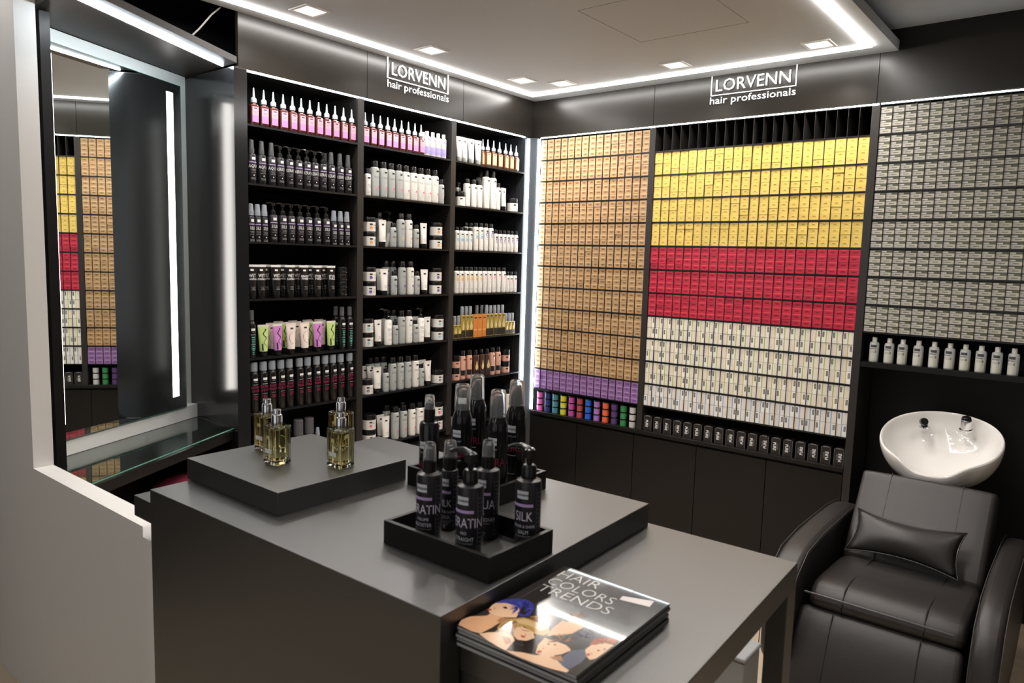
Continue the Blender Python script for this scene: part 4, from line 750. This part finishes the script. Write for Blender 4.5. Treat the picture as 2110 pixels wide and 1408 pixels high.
# big bottles in the trays
m_ccap = mat('clear_cap', (0.93, 0.94, 0.95), 0.08, trans=0.90, ior=1.28)
m_bb = mat('satin_black_bottle', (0.016, 0.014, 0.018), 0.34); m_lbl = mat('blue_black_label', (0.02, 0.02, 0.032), 0.4)
def big_text(l, r, s, size, z, mm, sx=1.0, xo=0.0, bold=0.0):
    rr = r + 0.0005; l.mesh_in(text_md(s, size, sx, bold, res=3), lambda c: (rr * math.sin((c.x + xo) / r), -rr * math.cos((c.x + xo) / r), z + c.y), mm)
def tray_bottle(word, sub, r, hb, ht, mode, loc, rz, label):
    t = thing({'pump': 'pump_bottle', 'spray': 'spray_bottle', 'slim': 'spray_bottle'}[mode], label, 'bottle', loc, rz, 'hair care bottles in the front tray')
    ob('body', MB().lathe([(r * 0.93, 0), (r, 0.003), (r, hb - 0.008), (r * 0.93, hb - 0.003), (r * 0.60, hb), (0.012, hb + 0.002)], m_bb, 36), t)
    l = MB(); l.decal(r, -0.016, 0.009, hb - 0.036, hb - 0.020, mat('silver_tag', (0.60, 0.63, 0.68), 0.3)); big_text(l, r + 0.0005, 'LORVENN', 0.0055, hb - 0.030, m_ink, 1.0, -0.0035, 0.0001)
    l.decal(r, -r * 1.15, r * 0.75, hb - 0.052, hb - 0.046, m_lil, 10)
    big_text(l, r, word, 0.027 if mode != 'slim' else 0.022, hb - 0.080, mat('lilac_white_ink', (0.72, 0.66, 0.84), 0.4), 0.74)
    for i, s in enumerate(sub): big_text(l, r, s, 0.011 if i else 0.0085, hb - 0.094 - 0.0125 * i, mat('pale_ink', (0.6, 0.6, 0.66), 0.4), 0.8)
    big_text(l, r, 'LEAVE-IN TREATMENT', 0.0048, hb - 0.113, m_whtg, 0.8)
    l.decal(r, -0.003, 0.002, hb - 0.128, hb - 0.120, m_whtg, 2); l.decal(r, -0.016, 0.010, 0.016, 0.0172, m_whtg); l.decal(r, -0.012, 0.008, 0.012, 0.013, m_whtg)
    l.decal(r, r * 1.02, r * 1.06, 0.008, hb - 0.012, mat('back_label_edge', (0.10, 0.11, 0.13), 0.4), 1)
    for q_ in range(14): l.decal(r, r * 1.08, r * 1.45, 0.012 + q_ * 0.0085, 0.0125 + q_ * 0.0085 + 0.0012, mat('back_label_print', (0.09, 0.10, 0.12), 0.4), 2)
    ob('label', l, t)
    if mode == 'pump':
        c = MB().lathe([(0.0150, hb + 0.001), (0.0150, hb + 0.022), (0.0115, hb + 0.028), (0.0055, hb + 0.029), (0.0055, hb + 0.040), (0.0115, hb + 0.042), (0.0120, hb + 0.058), (0.008, hb + 0.061)], m_blk, 24)
        c.tube([(0, 0, hb + 0.056), (-0.016, 0, hb + 0.063), (-0.034, 0, hb + 0.062), (-0.044, 0, hb + 0.058)], [0.0078, 0.0065, 0.005, 0.004], m_blk, 10)
        ob('pump_head', c, t)
    else:
        cr = 0.0138 if mode == 'spray' else 0.0150
        ob('collar', MB().lathe([(cr, hb + 0.001), (cr, hb + 0.024), (cr * 0.8, hb + 0.026)], m_blk, 24), t)
        n = ob('nozzle', MB().lathe([(0.008, hb + 0.026), (0.008, hb + 0.040), (0.0062, hb + 0.048), (0.003, hb + 0.050)], m_chromef, 18), t)
        ob('cap', MB().lathe([(cr * 0.98, hb + 0.0262), (cr * 0.86, ht - 0.004), (cr * 0.70, ht), (cr * 0.60, ht - 0.002), (cr * 0.76, ht - 0.006), (cr * 0.88, hb + 0.0262)], m_ccap, 24, top=True, bot=False), t)
    return t
zt = ZU + 0.0070
tray_bottle('KERATIN', ('VOLUME', 'BOOSTER'), 0.0260, 0.147, 0.207, 'spray', (1.937, -2.822, zt), 0.26, 'black KERATIN volume booster spray bottle with clear cap at the tray end')
tray_bottle('SILK', ('REPAIR & SHINE', 'ELIXIR'), 0.0180, 0.132, 0.192, 'slim', (1.912, -2.736, zt), 0.16, 'slim black SILK bottle with chrome-like clear cap behind the KERATIN sprays')
tray_bottle('KERATIN', ('PRO', 'STRAIGHT'), 0.0265, 0.147, 0.207, 'pump', (2.048, -2.822, zt), 0.28, 'black KERATIN straight pump bottle in the middle of the front tray')
tray_bottle('AQUA', ('PRO', 'CONDITIONER'), 0.0250, 0.147, 0.206, 'spray', (2.003, -2.718, zt), 0.22, 'black AQUA conditioner spray bottle behind the KERATIN pump bottle')
tray_bottle('SILK', ('REPAIR & SHINE', 'BALM'), 0.0260, 0.147, 0.206, 'pump', (2.108, -2.716, zt), 0.30, 'black SILK repair and shine balm pump bottle at the end of the front tray')
def foam_can(loc, ht, label, rz, word, spray=False):
    t = thing('spray_bottle' if spray else 'foam_can', label, 'bottle' if spray else 'can', loc, rz, 'foam cans and spray in the rear tray'); r = 0.0255
    hb = ht - (0.064 if not spray else 0.068)
    if spray: prof = [(r * 0.95, 0), (r, 0.003), (r, hb - 0.010), (r * 0.9, hb - 0.003), (0.013, hb)]
    else: prof = [(r * 0.95, 0), (r, 0.003), (r, hb - 0.035), (r * 0.97, hb - 0.020), (r * 0.82, hb - 0.008), (r * 0.70, hb - 0.002), (r * 0.66, hb)]
    ob('body', MB().lathe(prof, mat('gloss_black_can', (0.010, 0.009, 0.011), 0.12), 36), t)
    l = MB(); l.decal(r, -0.014, 0.010, hb - 0.068, hb - 0.050, mat('silver_tag', (0.60, 0.63, 0.68), 0.3)); big_text(l, r + 0.0005, 'LORVENN', 0.0055, hb - 0.061, m_ink, 1.0, -0.002, 0.0001)
    big_text(l, r, 'HAIR ART', 0.006, hb - 0.080, m_whtg, 0.9)
    big_text(l, r, word, 0.026, hb - 0.118, mat('dark_crimson_ink', (0.20, 0.012, 0.04), 0.4), 0.8)
    l.decal(r, -0.014, 0.012, hb - 0.128, hb - 0.1265, m_whtg); l.decal(r, -0.012, 0.010, 0.03, 0.0312, m_whtg)
    ob('label', l, t)
    if spray:
        ob('collar', MB().lathe([(0.0145, hb), (0.0145, hb + 0.030), (0.012, hb + 0.031)], m_blk, 24), t)
        ob('nozzle', MB().lathe([(0.009, hb + 0.031), (0.009, hb + 0.046), (0.004, hb + 0.050)], m_clear, 16), t); c0, cr = hb + 0.0312, 0.0135
    else:
        ob('foam_spout', MB().loft([[(x * 0.011, y * 0.011, hb + 0.001) for x, y in ((-1, -1), (1, -1), (1, 1), (-1, 1))], [(x * 0.010, y * 0.010, hb + 0.028) for x, y in ((-1, -1), (1, -1), (1, 1), (-1, 1))], [(0.004 + x * 0.004, y * 0.007, hb + 0.052) for x, y in ((-1, -1), (1, -1), (1, 1), (-1, 1))]], mat('grey_spout', (0.34, 0.35, 0.37), 0.4)), t); c0, cr = hb - 0.001, 0.0205
    ob('cap', MB().lathe([(cr, c0), (cr * 0.90, ht - 0.006), (cr * 0.82, ht - 0.001), (cr * 0.70, ht), (cr * 0.66, ht - 0.002), (cr * 0.84, ht - 0.008), (cr * 0.93, c0)], m_ccap, 28, bot=False), t)
    return t
for x, y, h, lab, w, sp in ((1.645, -2.534, 0.228, 'black spray bottle with clear cap at the near corner of the rear tray', 'SHINE', True), (1.726, -2.499, 0.262, 'black foam can with a price label on its clear cap, in the rear tray', 'VOLUME', False), (1.684, -2.397, 0.270, 'black foam can behind the price-labelled can in the rear tray', 'CURL', False), (1.842, -2.497, 0.262, 'black foam can in front, third in the rear tray', 'EXTRA', False), (1.812, -2.387, 0.270, 'black foam can at the far end of the rear tray beside the corner lights', 'CURL', False)):
    t = foam_can((x, y, zt), h, lab, 0.25, w, sp)
    if 'price' in lab and 'behind' not in lab: ob('price_label', MB().decal(0.0195, -0.002, 0.020, h - 0.048, h - 0.032, m_wht), t)
# ---- perfume flacons
m_pg = mat('flacon_glass', (0.97, 0.98, 0.96), 0.01, trans=1.0, ior=1.45); m_liq = mat('perfume_liquid', (0.93, 0.86, 0.48), 0.02, trans=1.0, ior=1.33); m_liq2 = mat('perfume_liquid_amber', (0.93, 0.74, 0.30), 0.02, trans=1.0, ior=1.33)
for i, (x, y, lab) in enumerate(((1.372, -2.800, 'square glass perfume flacon with silver cap, pale yellow, in front of the mirror-side pair'), (1.508, -2.708, 'square glass perfume flacon with silver cap, pale yellow, in front on the tray side'), (1.238, -2.742, 'square amber perfume flacon behind the flacon closest to the mirror'), (1.352, -2.585, 'square amber perfume flacon at the rear edge of the platform'))):
    t = thing('perfume_flacon', lab, 'perfume bottle', (x, y, ZU + 0.0555), 0.02 * i, 'perfume flacons on the platform'); w = 0.050
    ob('flacon_body', MB().rbox(w, w, 0.100, 0.004, m_pg, 0, e=0.0025), t)
    ob('perfume', MB().rbox(w - 0.008, w - 0.008, 0.078, 0.003, m_liq if i < 2 else m_liq2, 0.013, e=0.001), t)
    lb = MB().box(-0.014, 0.014, -w / 2 - 0.0006, -w / 2 - 0.0001, 0.030, 0.040, m_wht).box(-0.006, 0.006, -w / 2 - 0.0006, -w / 2 - 0.0001, 0.066, 0.074, mat('gold_tag', (0.6, 0.5, 0.2), 0.3))
    ob('label', lb, t)
    ob('cap', MB().lathe([(0.0130, 0.1005), (0.0130, 0.122), (0.0115, 0.125), (0.0095, 0.126), (0.0095, 0.137), (0.0085, 0.1385)], m_chrome, 24), t)
# ---- magazines
m_page = mat('page_edges', (0.42, 0.42, 0.43), 0.5); m_cov = mat('glossy_cover', (0.030, 0.026, 0.024), 0.13, coat=1.0)
MC = [(2.175, -2.990), (2.409, -2.982), (2.404, -2.675), (2.170, -2.668)]
mz = ZL + 0.0005; mlab = ['lowest', 'second', 'third', 'fourth', 'fifth']
for i in range(5):
    dx, dy = random.uniform(-0.0025, 0.0025) * (i < 4), random.uniform(-0.003, 0.003) * (i < 4)
    t = thing('magazine', 'glossy black HAIR COLORS TRENDS magazine on top of the pile' if i == 4 else 'hair colour magazine, %s of the pile on the desk' % mlab[i], 'magazine', (MC[0][0] + dx, MC[0][1] + dy, mz + i * 0.0066), group='pile of magazines')
    L = [(p[0] - MC[0][0], p[1] - MC[0][1]) for p in MC]
    ob('pages', MB().prism([(L[0][0] + 0.001, L[0][1] + 0.001), (L[1][0] - 0.001, L[1][1] + 0.001), (L[2][0] - 0.001, L[2][1] - 0.001), (L[3][0] + 0.001, L[3][1] - 0.001)], 0.0005, 0.0058, m_page), t)
    ob('cover', MB().prism(L, 0, 0.0005, m_cov).prism(L, 0.0058, 0.0063, m_cov).prism([(L[1][0] - 0.001, L[1][1]), L[1], L[2], (L[2][0] - 0.001, L[2][1])], 0.0005, 0.0058, m_cov), t)
    if i == 4:
        ZP = mz + i * 0.0066 + 0.0063; X0, Y0, Z0 = t.location
        art = MB()
        def poly(pts, mm, lift):
            ps = [onZ(900 + a / 4.22, 1140 + b / 4.22, ZP) for a, b in pts]; n = len(ps)
            art.add([(p[0] - X0, p[1] - Y0, ZP - Z0 + lift) for p in ps], [tuple(range(n))[::-1]], mm)
        sk = lambda n, c: mat('cover_print_' + n, c, 0.15, coat=1.0)
        s1, s2, s3 = sk('skin', (0.72, 0.40, 0.22)), sk('skin_light', (0.80, 0.52, 0.33)), sk('skin_shade', (0.42, 0.20, 0.10))
        blue, blond, blond2, dark, red, navy, lip = sk('blue_hair', (0.045, 0.05, 0.30)), sk('blond_hair', (0.45, 0.27, 0.09)), sk('blond_light', (0.62, 0.43, 0.20)), sk('dark_hair', (0.025, 0.015, 0.012)), sk('red_hair', (0.42, 0.08, 0.04)), sk('slate_cloth', (0.09, 0.10, 0.15)), sk('lips', (0.45, 0.06, 0.05))
        poly([(190, 625), (215, 575), (300, 550), (440, 545), (500, 500), (590, 545), (570, 590), (480, 650), (380, 700), (300, 680)], s1, 0.0001)
        poly([(450, 490), (480, 455), (520, 430), (600, 425), (700, 450), (725, 510), (690, 560), (600, 560), (520, 545), (455, 520)], s2, 0.00012)
        poly([(440, 490), (470, 485), (480, 497), (450, 505)], lip, 0.00016)
        poly([(570, 470), (600, 465), (620, 485), (590, 485)], dark, 0.00016)
        poly([(510, 435), (570, 410), (680, 398), (780, 405), (840, 440), (845, 490), (810, 545), (740, 555), (700, 530), (725, 490), (690, 460), (600, 435)], blue, 0.00015)
        poly([(740, 470), (800, 460), (815, 500), (760, 540), (720, 525)], dark, 0.00018)
        poly([(370, 705), (450, 690), (600, 690), (660, 720), (680, 760), (640, 800), (600, 850), (520, 810), (440, 760)], s2, 0.00014)
        poly([(525, 650), (560, 600), (640, 570), (760, 562), (870, 590), (960, 640), (985, 690), (930, 720), (840, 700), (760, 640), (680, 640), (600, 690), (540, 690)], blond, 0.00017)
        poly([(640, 590), (760, 575), (880, 610), (960, 660), (900, 680), (800, 630), (700, 610)], blond2, 0.00019)
        poly([(660, 650), (740, 640), (840, 690), (850, 740), (780, 765), (700, 755), (665, 720)], s2, 0.0002)
        poly([(725, 715), (765, 722), (775, 737), (740, 735)], lip, 0.00023); poly([(740, 665), (800, 680), (805, 688), (745, 675)], s3, 0.00023)
        poly([(640, 800), (690, 770), (850, 755), (930, 770), (900, 850), (860, 890), (720, 870), (600, 850)], dark, 0.00013)
        poly([(600, 850), (740, 865), (860, 890), (1010, 880), (1050, 940), (1100, 990), (1150, 1020), (1130, 1040), (1000, 1010), (850, 960), (700, 900)], s2, 0.00015)
        poly([(860, 870), (880, 800), (940, 740), (1050, 740), (1140, 780), (1165, 850), (1090, 880), (1000, 895), (900, 885)], s2, 0.0002)
        poly([(940, 740), (1000, 715), (1110, 720), (1200, 790), (1180, 850), (1120, 800), (1040, 770)], dark, 0.00022); poly([(868, 855), (905, 845), (915, 865), (880, 875)], lip, 0.00023)
        poly([(1000, 660), (1080, 600), (1140, 560), (1260, 570), (1300, 620), (1260, 655), (1180, 700), (1060, 720), (960, 720)], s1, 0.00014)
        poly([(1060, 560), (1110, 535), (1290, 560), (1310, 600), (1200, 590), (1120, 600)], dark, 0.00018)
        poly([(1180, 700), (1280, 660), (1380, 670), (1300, 760), (1220, 810), (1160, 790)], dark, 0.00012)
        poly([(1050, 940), (1170, 850), (1290, 840), (1300, 900), (1250, 960), (1160, 1010), (1100, 990)], navy, 0.00013)
        poly([(1300, 900), (1290, 840), (1360, 790), (1450, 780), (1540, 800), (1440, 880), (1380, 920), (1330, 930)], s2, 0.00015)
        poly([(1330, 800), (1370, 750), (1460, 740), (1580, 750), (1550, 790), (1450, 780), (1380, 800)], red, 0.00018); poly([(1298, 880), (1325, 872), (1335, 890), (1305, 900)], lip, 0.0002)
        poly([(1615, 375), (1890, 420), (1850, 470), (1590, 405)], sk('sticker', (0.75, 0.68, 0.66)), 0.00015)
        rs = random.Random(5)
        def strands(cx, cy, r0, r1, a0, a1, n, mats, lift, sq=0.7, curl=0.5):
            for q_ in range(n):
                a_ = math.radians(rs.uniform(a0, a1)); b_ = a_ + curl * rs.uniform(0.3, 1); ra, rb = r0 * rs.uniform(0.7, 1), r1 * rs.uniform(0.8, 1.12); w = rs.uniform(3, 8)
                A_ = (cx + ra * math.cos(a_), cy - ra * sq * math.sin(a_)); B_ = (cx + rb * math.cos(b_), cy - rb * sq * math.sin(b_))
                poly([A_, (A_[0] + w, A_[1] + w * 0.8), ((A_[0] + B_[0]) / 2 + w, (A_[1] + B_[1]) / 2 + w * 0.4), B_][::-1 if q_ % 2 else 1], mats[q_ % len(mats)], lift + 0.00001 * (q_ % 4))
        b2, b3 = sk('blue_hair_light', (0.10, 0.12, 0.55)), sk('blue_hair_dark', (0.02, 0.02, 0.10))
        strands(735, 480, 40, 112, -60, 200, 90, (blue, b2, b3), 0.0002)
        strands(790, 560, 30, 250, -35, 30, 60, (blond, blond2, s3), 0.00024, 0.55, -0.4); strands(700, 590, 20, 170, 160, 260, 50, (blond, blond2, s3), 0.00024, 0.5, 0.5)
        strands(1080, 770, 30, 130, -10, 170, 70, (dark, s3, dark), 0.00026, 0.6, 0.6)
        strands(1200, 560, 20, 140, 0, 180, 50, (dark, s3), 0.00022, 0.4, 0.3)
        strands(1460, 790, 30, 130, 10, 170, 60, (red, s3), 0.00022, 0.5, 0.3)
        strands(1270, 730, 20, 110, -40, 200, 60, (dark, navy), 0.0002, 0.7, 0.5)
        for e_ in ((1010, 800), (955, 795), (1390, 850), (1440, 838)): poly([(e_[0], e_[1]), (e_[0] + 18, e_[1] - 7), (e_[0] + 34, e_[1] + 2), (e_[0] + 16, e_[1] + 5)], dark, 0.00027)
        for e_ in ((500, 470), (770, 700), (925, 820), (1345, 865)): poly([(e_[0], e_[1]), (e_[0] + 10, e_[1] + 16), (e_[0] - 4, e_[1] + 20)], s3, 0.00027)
        poly([(560, 560), (640, 570), (640, 600), (560, 610), (520, 590)], s3, 0.00013); poly([(980, 905), (1080, 895), (1100, 940), (1020, 930)], s3, 0.0002); poly([(560, 720), (640, 740), (650, 780), (600, 800)], s3, 0.0002)
        ob('cover_picture', art, t)
        ttl = MB()
        mw = sk('title', (0.70, 0.68, 0.66)); u = np.array([MC[1][0] - MC[0][0], MC[1][1] - MC[0][1]]); u /= np.linalg.norm(u); vv = np.array([-u[1], u[0]])
        for k, (s, a0) in enumerate((('HAIR', (1020, 185)), ('COLORS', (940, 250)), ('TRENDS', (868, 300)))):
            p0 = onZ(900 + a0[0] / 4.22, 1140 + a0[1] / 4.22, ZP); md = text_md(s, 0.042, 1.0, -0.0006, 'LEFT', 3); kx = (0.093, 0.1425, 0.154)[k] / max(v.co.x for v in md.vertices)
            base = np.array([(2.180, 2.184, 2.188)[k], (-2.718, -2.757, -2.793)[k]])
            ttl.mesh_in(md, lambda c, base=base, kx=kx: (base[0] + u[0] * c.x * kx + vv[0] * c.y - X0, base[1] + u[1] * c.x * kx + vv[1] * c.y - Y0, ZP - Z0 + 0.0003), mw)
        ob('title_lettering', ttl, t)
# ---- grey plastic box under the desk
gbx = thing('storage_bin', 'pale grey plastic box on the floor under the desk', 'box', (2.02, -1.70, 0)); m_gp = mat('grey_plastic', (0.32, 0.33, 0.34), 0.45)
o = ob('bin_body', MB().box(0.0, 0.165, 0.03, 0.165, 0, 0.40, m_gp), gbx); bevel(o, 0.006); o = ob('bin_lid', MB().box(-0.004, 0.169, 0.026, 0.169, 0.4004, 0.416, m_gp), gbx); bevel(o, 0.006)

# ================================================================== WASH CHAIR
wc = thing('backwash_chair', 'black leather hair-washing chair with reclined back and white ceramic bowl', 'salon chair', (2.44, -0.7, 0))
CX, CY = 2.44, -0.7
def cush(name, rings, m=m_leather, lvl=2, parent=wc):
    mb = MB(); mb.loft([[(p[0] - CX, p[1] - CY, p[2]) for p in r] for r in rings], m); o = ob(name, mb, parent)
    if lvl: s = o.modifiers.new('soft', 'SUBSURF'); s.levels = lvl; s.render_levels = lvl
    return o
def slab(path, x0, x1, th, name, ins=0.03, seams=True):
    """upholstered slab: path = (y, z, ny, nz) along its length, normal outwards; thickness th, rounded"""
    rings = []
    def ring(y, z, ny, nz, k):
        a, b = x0 + ins * k, x1 - ins * k; t1 = th * (1 - 0.45 * k)
        xs = [a, a + 0.014, a + 0.10, b - 0.10, b - 0.014, b]
        f = [(x, y + ny * (t1 * (0.80 if i in (0, 5) else 1.0)), z + nz * (t1 * (0.80 if i in (0, 5) else 1.0))) for i, x in enumerate(xs)]
        bk = [(x, y, z) for x in xs[::-1]]
        return f + bk
    p0, pn = path[0], path[-1]
    for i, p in enumerate(path):
        rings.append(ring(*p, 1.0 if i in (0, len(path) - 1) else 0.0))
    o = cush(name, rings)
    if seams:
        sm = MB()
        for xs in (x0 + (x1 - x0) * 0.24, x1 - (x1 - x0) * 0.24):
            sm.tube([(xs - CX, p[0] + p[2] * th * 0.985 - CY, p[1] + p[3] * th * 0.985) for p in path[1:-1]], 0.0022, m_seam, 6)
        ob('seam', sm, wc)
    return o
XL, XR = 2.185, 2.700
slab([(-0.56, 0.36, 0, 1), (-0.60, 0.36, 0, 1), (-0.80, 0.36, 0, 1), (-0.93, 0.375, -0.15, 0.98), (-0.965, 0.385, -0.6, 0.75), (-0.975, 0.385, -0.9, 0.2), (-0.965, 0.385, -0.85, -0.25), (-0.93, 0.385, -0.3, -0.5)], XL, XR, 0.095, 'seat_cushion')
bn = (-0.75, 0.66)
slab([(-0.555, 0.36, *bn), (-0.54, 0.375, *bn), (-0.45, 0.49, *bn), (-0.37, 0.59, *bn), (-0.305, 0.675, *bn), (-0.288, 0.697, *bn), (-0.282, 0.705, *bn)], XL + 0.0, XR + 0.0, 0.105, 'backrest', ins=0.006)
slab([(-1.00, 0.345, -0.45, 0.85), (-1.015, 0.335, -0.75, 0.66), (-1.06, 0.26, -0.90, 0.42), (-1.11, 0.15, -0.93, 0.36), (-1.145, 0.06, -0.93, 0.36), (-1.15, 0.04, -0.9, 0.1)], 2.150, 2.705, 0.06, 'footrest', ins=0.02)
def arm(x0, x1):
    prof = [(-0.16, 0.10), (-0.16, 0.50), (-0.22, 0.565), (-0.40, 0.585), (-0.80, 0.585), (-1.00, 0.565), (-1.12, 0.50), (-1.18, 0.38), (-1.19, 0.22), (-1.15, 0.10)]
    inner = [(-0.20, 0.12), (-0.20, 0.47), (-0.25, 0.52), (-0.42, 0.54), (-0.80, 0.54), (-0.98, 0.52), (-1.08, 0.46), (-1.135, 0.36), (-1.145, 0.22), (-1.11, 0.12)]
    e = 0.018
    rings = [[(x0 + e * 0.5, *p) for p in inner], [(x0, *p) for p in [((a[0] * .35 + b[0] * .65), (a[1] * .35 + b[1] * .65)) for a, b in zip(inner, prof)]], [(x0 + e, *p) for p in prof], [(x1 - e, *p) for p in prof], [(x1, *p) for p in [((a[0] * .35 + b[0] * .65), (a[1] * .35 + b[1] * .65)) for a, b in zip(inner, prof)]], [(x1 - e * 0.5, *p) for p in inner]]
    o = cush('armrest', rings, lvl=2)
    sm = MB()
    for xs in (x0 + 0.004, x1 - 0.004): sm.tube([(xs - CX, a[0] * .15 + b[0] * .85 - CY, a[1] * .15 + b[1] * .85) for a, b in zip(inner, prof)][1:-1], 0.0018, mat('arm_piping', (0.05, 0.05, 0.05), 0.4), 6)
    ob('piping', sm, wc)
arm(2.055, 2.165); arm(2.722, 2.815)
ob('frame', MB().box(2.19 - CX, 2.70 - CX, -0.98 - CY, -0.20 - CY, 0.12, 0.35, m_blk).box(2.17 - CX, 2.72 - CX, -1.1 - CY, -0.18 - CY, 0.02, 0.12, m_blk), wc)
b0, b1 = onY(1658, 1218, -1.075), onY(1965, 1311, -1.075)
ob('release_bar', MB().tube([(b0[0] - CX, b0[1] - CY, b0[2]), (b1[0] - CX, b1[1] - CY, b1[2])], 0.004, mat('dark_bar', (0.06, 0.06, 0.06), 0.35)), wc)
ob('bowl_stand', MB().loft([[(x * 0.09, 0.57 + y * 0.09, 0.0) for x, y in ((-1, -1), (1, -1), (1, 1), (-1, 1))], [(x * 0.08, 0.57 + y * 0.07, 0.60) for x, y in ((-1, -1), (1, -1), (1, 1), (-1, 1))], [(x * 0.11, 0.57 + y * 0.10, 0.68) for x, y in ((-1, -1), (1, -1), (1, 1), (-1, 1))]], m_blk), wc)
# ceramic bowl: rings around a tilted oval rim with a neck dip at the front
def bowl_ring(k, depth, n=48, out=0.0):
    r = []
    for i in range(n):
        a = 2 * PI * i / n; ca, sa = math.cos(a), math.sin(a)           # a = 0 : front (towards -y)
        front = max(0.0, ca); dip = 1 / (1 + ((a if a < PI else a - 2 * PI) / 0.40) ** 8)
        wx = 0.252 * (1 + 0.04 * math.cos(2 * a)); wy = 0.245 if ca > 0 else 0.235
        notch = 0.030 * math.exp(-((a if a < PI else a - 2 * PI) / 0.30) ** 2)
        x = (k * wx + out) * sa; y = -((k * wy + out) * ca) + notch * min(1, k) * (-0.2)
        zz = depth - (0.045 * dip if k > 0.80 else 0.0) * (1.0)
        # local tilt: rises towards the back
        tl = math.radians(21); yy = y * math.cos(tl) - zz * math.sin(tl); z2 = y * math.sin(tl) + zz * math.cos(tl)
        r.append((2.443 + x - CX, -0.135 + yy - CY, 0.905 + z2))
    return r
seq = [(0.20, -0.150, 0), (0.45, -0.140, 0), (0.72, -0.105, 0), (0.86, -0.055, 0), (0.925, -0.015, 0), (0.95, 0.0, 0), (0.975, 0.006, 0), (1.0, 0.0, 0), (1.005, -0.014, 0), (0.99, -0.045, 0), (0.93, -0.095, 0), (0.78, -0.145, 0), (0.55, -0.180, 0), (0.25, -0.190, 0)]
bl = MB(); bl.loft([bowl_ring(k, d) for k, d, _ in seq], m_cer); bo = ob('wash_bowl', bl, wc)
s_ = bo.modifiers.new('soft', 'SUBSURF'); s_.levels = 1; s_.render_levels = 1
def at_local(px, py, y, lift=0): p = onY(px, py, y); return np.array([p[0] - CX, p[1] - CY, p[2]])
hp = onY(1990, 888, 0.01)
tp = MB(); tp.lathe([(0.027, 0.0), (0.027, 0.010), (0.022, 0.012), (0.022, 0.050), (0.020, 0.056), (0.012, 0.062)], m_chrome, 24); tp2 = MB().lathe([(0.0205, 0.0565), (0.018, 0.066), (0.010, 0.071)], m_blk, 20)
o = ob('tap', tp, wc, (hp[0] - CX, hp[1] - CY, hp[2]), (0.25, 0, 0)); ob('tap_knob', tp2, o)
hp = onY(1905, 880, 0.01)
o = ob('shower_head', MB().tube([(0, 0, 0), (0, -0.005, 0.014), (0, -0.03, 0.030), (0.006, -0.048, 0.034)], [0.013, 0.015, 0.019, 0.016], m_blk, 16), wc, (hp[0] - CX, hp[1] - CY, hp[2]))
ob('holder_ring', MB().lathe([(0.024, -0.004), (0.024, 0.003), (0.018, 0.006)], m_chrome, 20), o)
# lumbar pillow leaning on the backrest
pil = thing('lumbar_pillow', 'small black leather pillow leaning on the backrest of the wash chair', 'cushion', (2.44, -0.62, 0.5))
cn = [onY(1768, 1046, -0.60), onY(1994, 1099, -0.585), onY(1974, 1197, -0.70), onY(1740, 1132, -0.70)]
N1, N2 = 20, 12; vs = []; fs = []
nv = np.cross(cn[1] - cn[0], cn[3] - cn[0]); nv /= np.linalg.norm(nv); nv = nv if nv[1] < 0 else -nv
for side in (1, -1):
    for j in range(N2 + 1):
        for i in range(N1 + 1):
            u, v = i / N1, j / N2
            p = (cn[0] * (1 - u) + cn[1] * u) * (1 - v) + (cn[3] * (1 - u) + cn[2] * u) * v
            cc = sum(cn) / 4
            pin = 0.16 * (4 * u * (1 - u)) * (2 * v - 1); p = p - (cn[3] - cn[0]) * pin * 0.9
            pin = 0.05 * (4 * v * (1 - v)) * (2 * u - 1); p = p - (cn[1] - cn[0]) * pin
            th = 0.048 * (max(0, math.sin(PI * u)) ** 0.55) * (max(0, math.sin(PI * v)) ** 0.6)
            vs.append(tuple(p + nv * th * side * (1 if side > 0 else 0.55) - np.array([2.44, -0.62, 0.5])))
for s in range(2):
    b = s * (N1 + 1) * (N2 + 1)
    for j in range(N2):
        for i in range(N1):
            q = (b + j * (N1 + 1) + i, b + j * (N1 + 1) + i + 1, b + (j + 1) * (N1 + 1) + i + 1, b + (j + 1) * (N1 + 1) + i); fs.append(q if s else q[::-1])
pm = MB(); pm.add(vs, fs, m_leather)
me = pm.mesh('pillow', 60); bm = bmesh.new(); bm.from_mesh(me); bmesh.ops.remove_doubles(bm, verts=bm.verts, dist=0.0004); bmesh.ops.recalc_face_normals(bm, faces=bm.faces); bm.to_mesh(me); bm.free()
ob('pillow_body', me, pil)
edge = [vs[i] for i in range(N1 + 1)] + [vs[j * (N1 + 1) + N1] for j in range(1, N2 + 1)] + [vs[N2 * (N1 + 1) + i] for i in range(N1 - 1, -1, -1)] + [vs[j * (N1 + 1)] for j in range(N2 - 1, -1, -1)]
ob('piping', MB().tube(edge, 0.0028, mat('pillow_piping', (0.03, 0.028, 0.028), 0.3), 6), pil)

# put the origin of the built-in pieces at their own base
for e_ in (mr, cs, sd, sf):
    ps = [v.co for c_ in e_.children for v in c_.data.vertices]
    b_ = Vector(((min(p.x for p in ps) + max(p.x for p in ps)) / 2, (min(p.y for p in ps) + max(p.y for p in ps)) / 2, min(p.z for p in ps)))
    for c_ in e_.children: c_.data.transform(Matrix.Translation(-b_))
    e_.location = b_
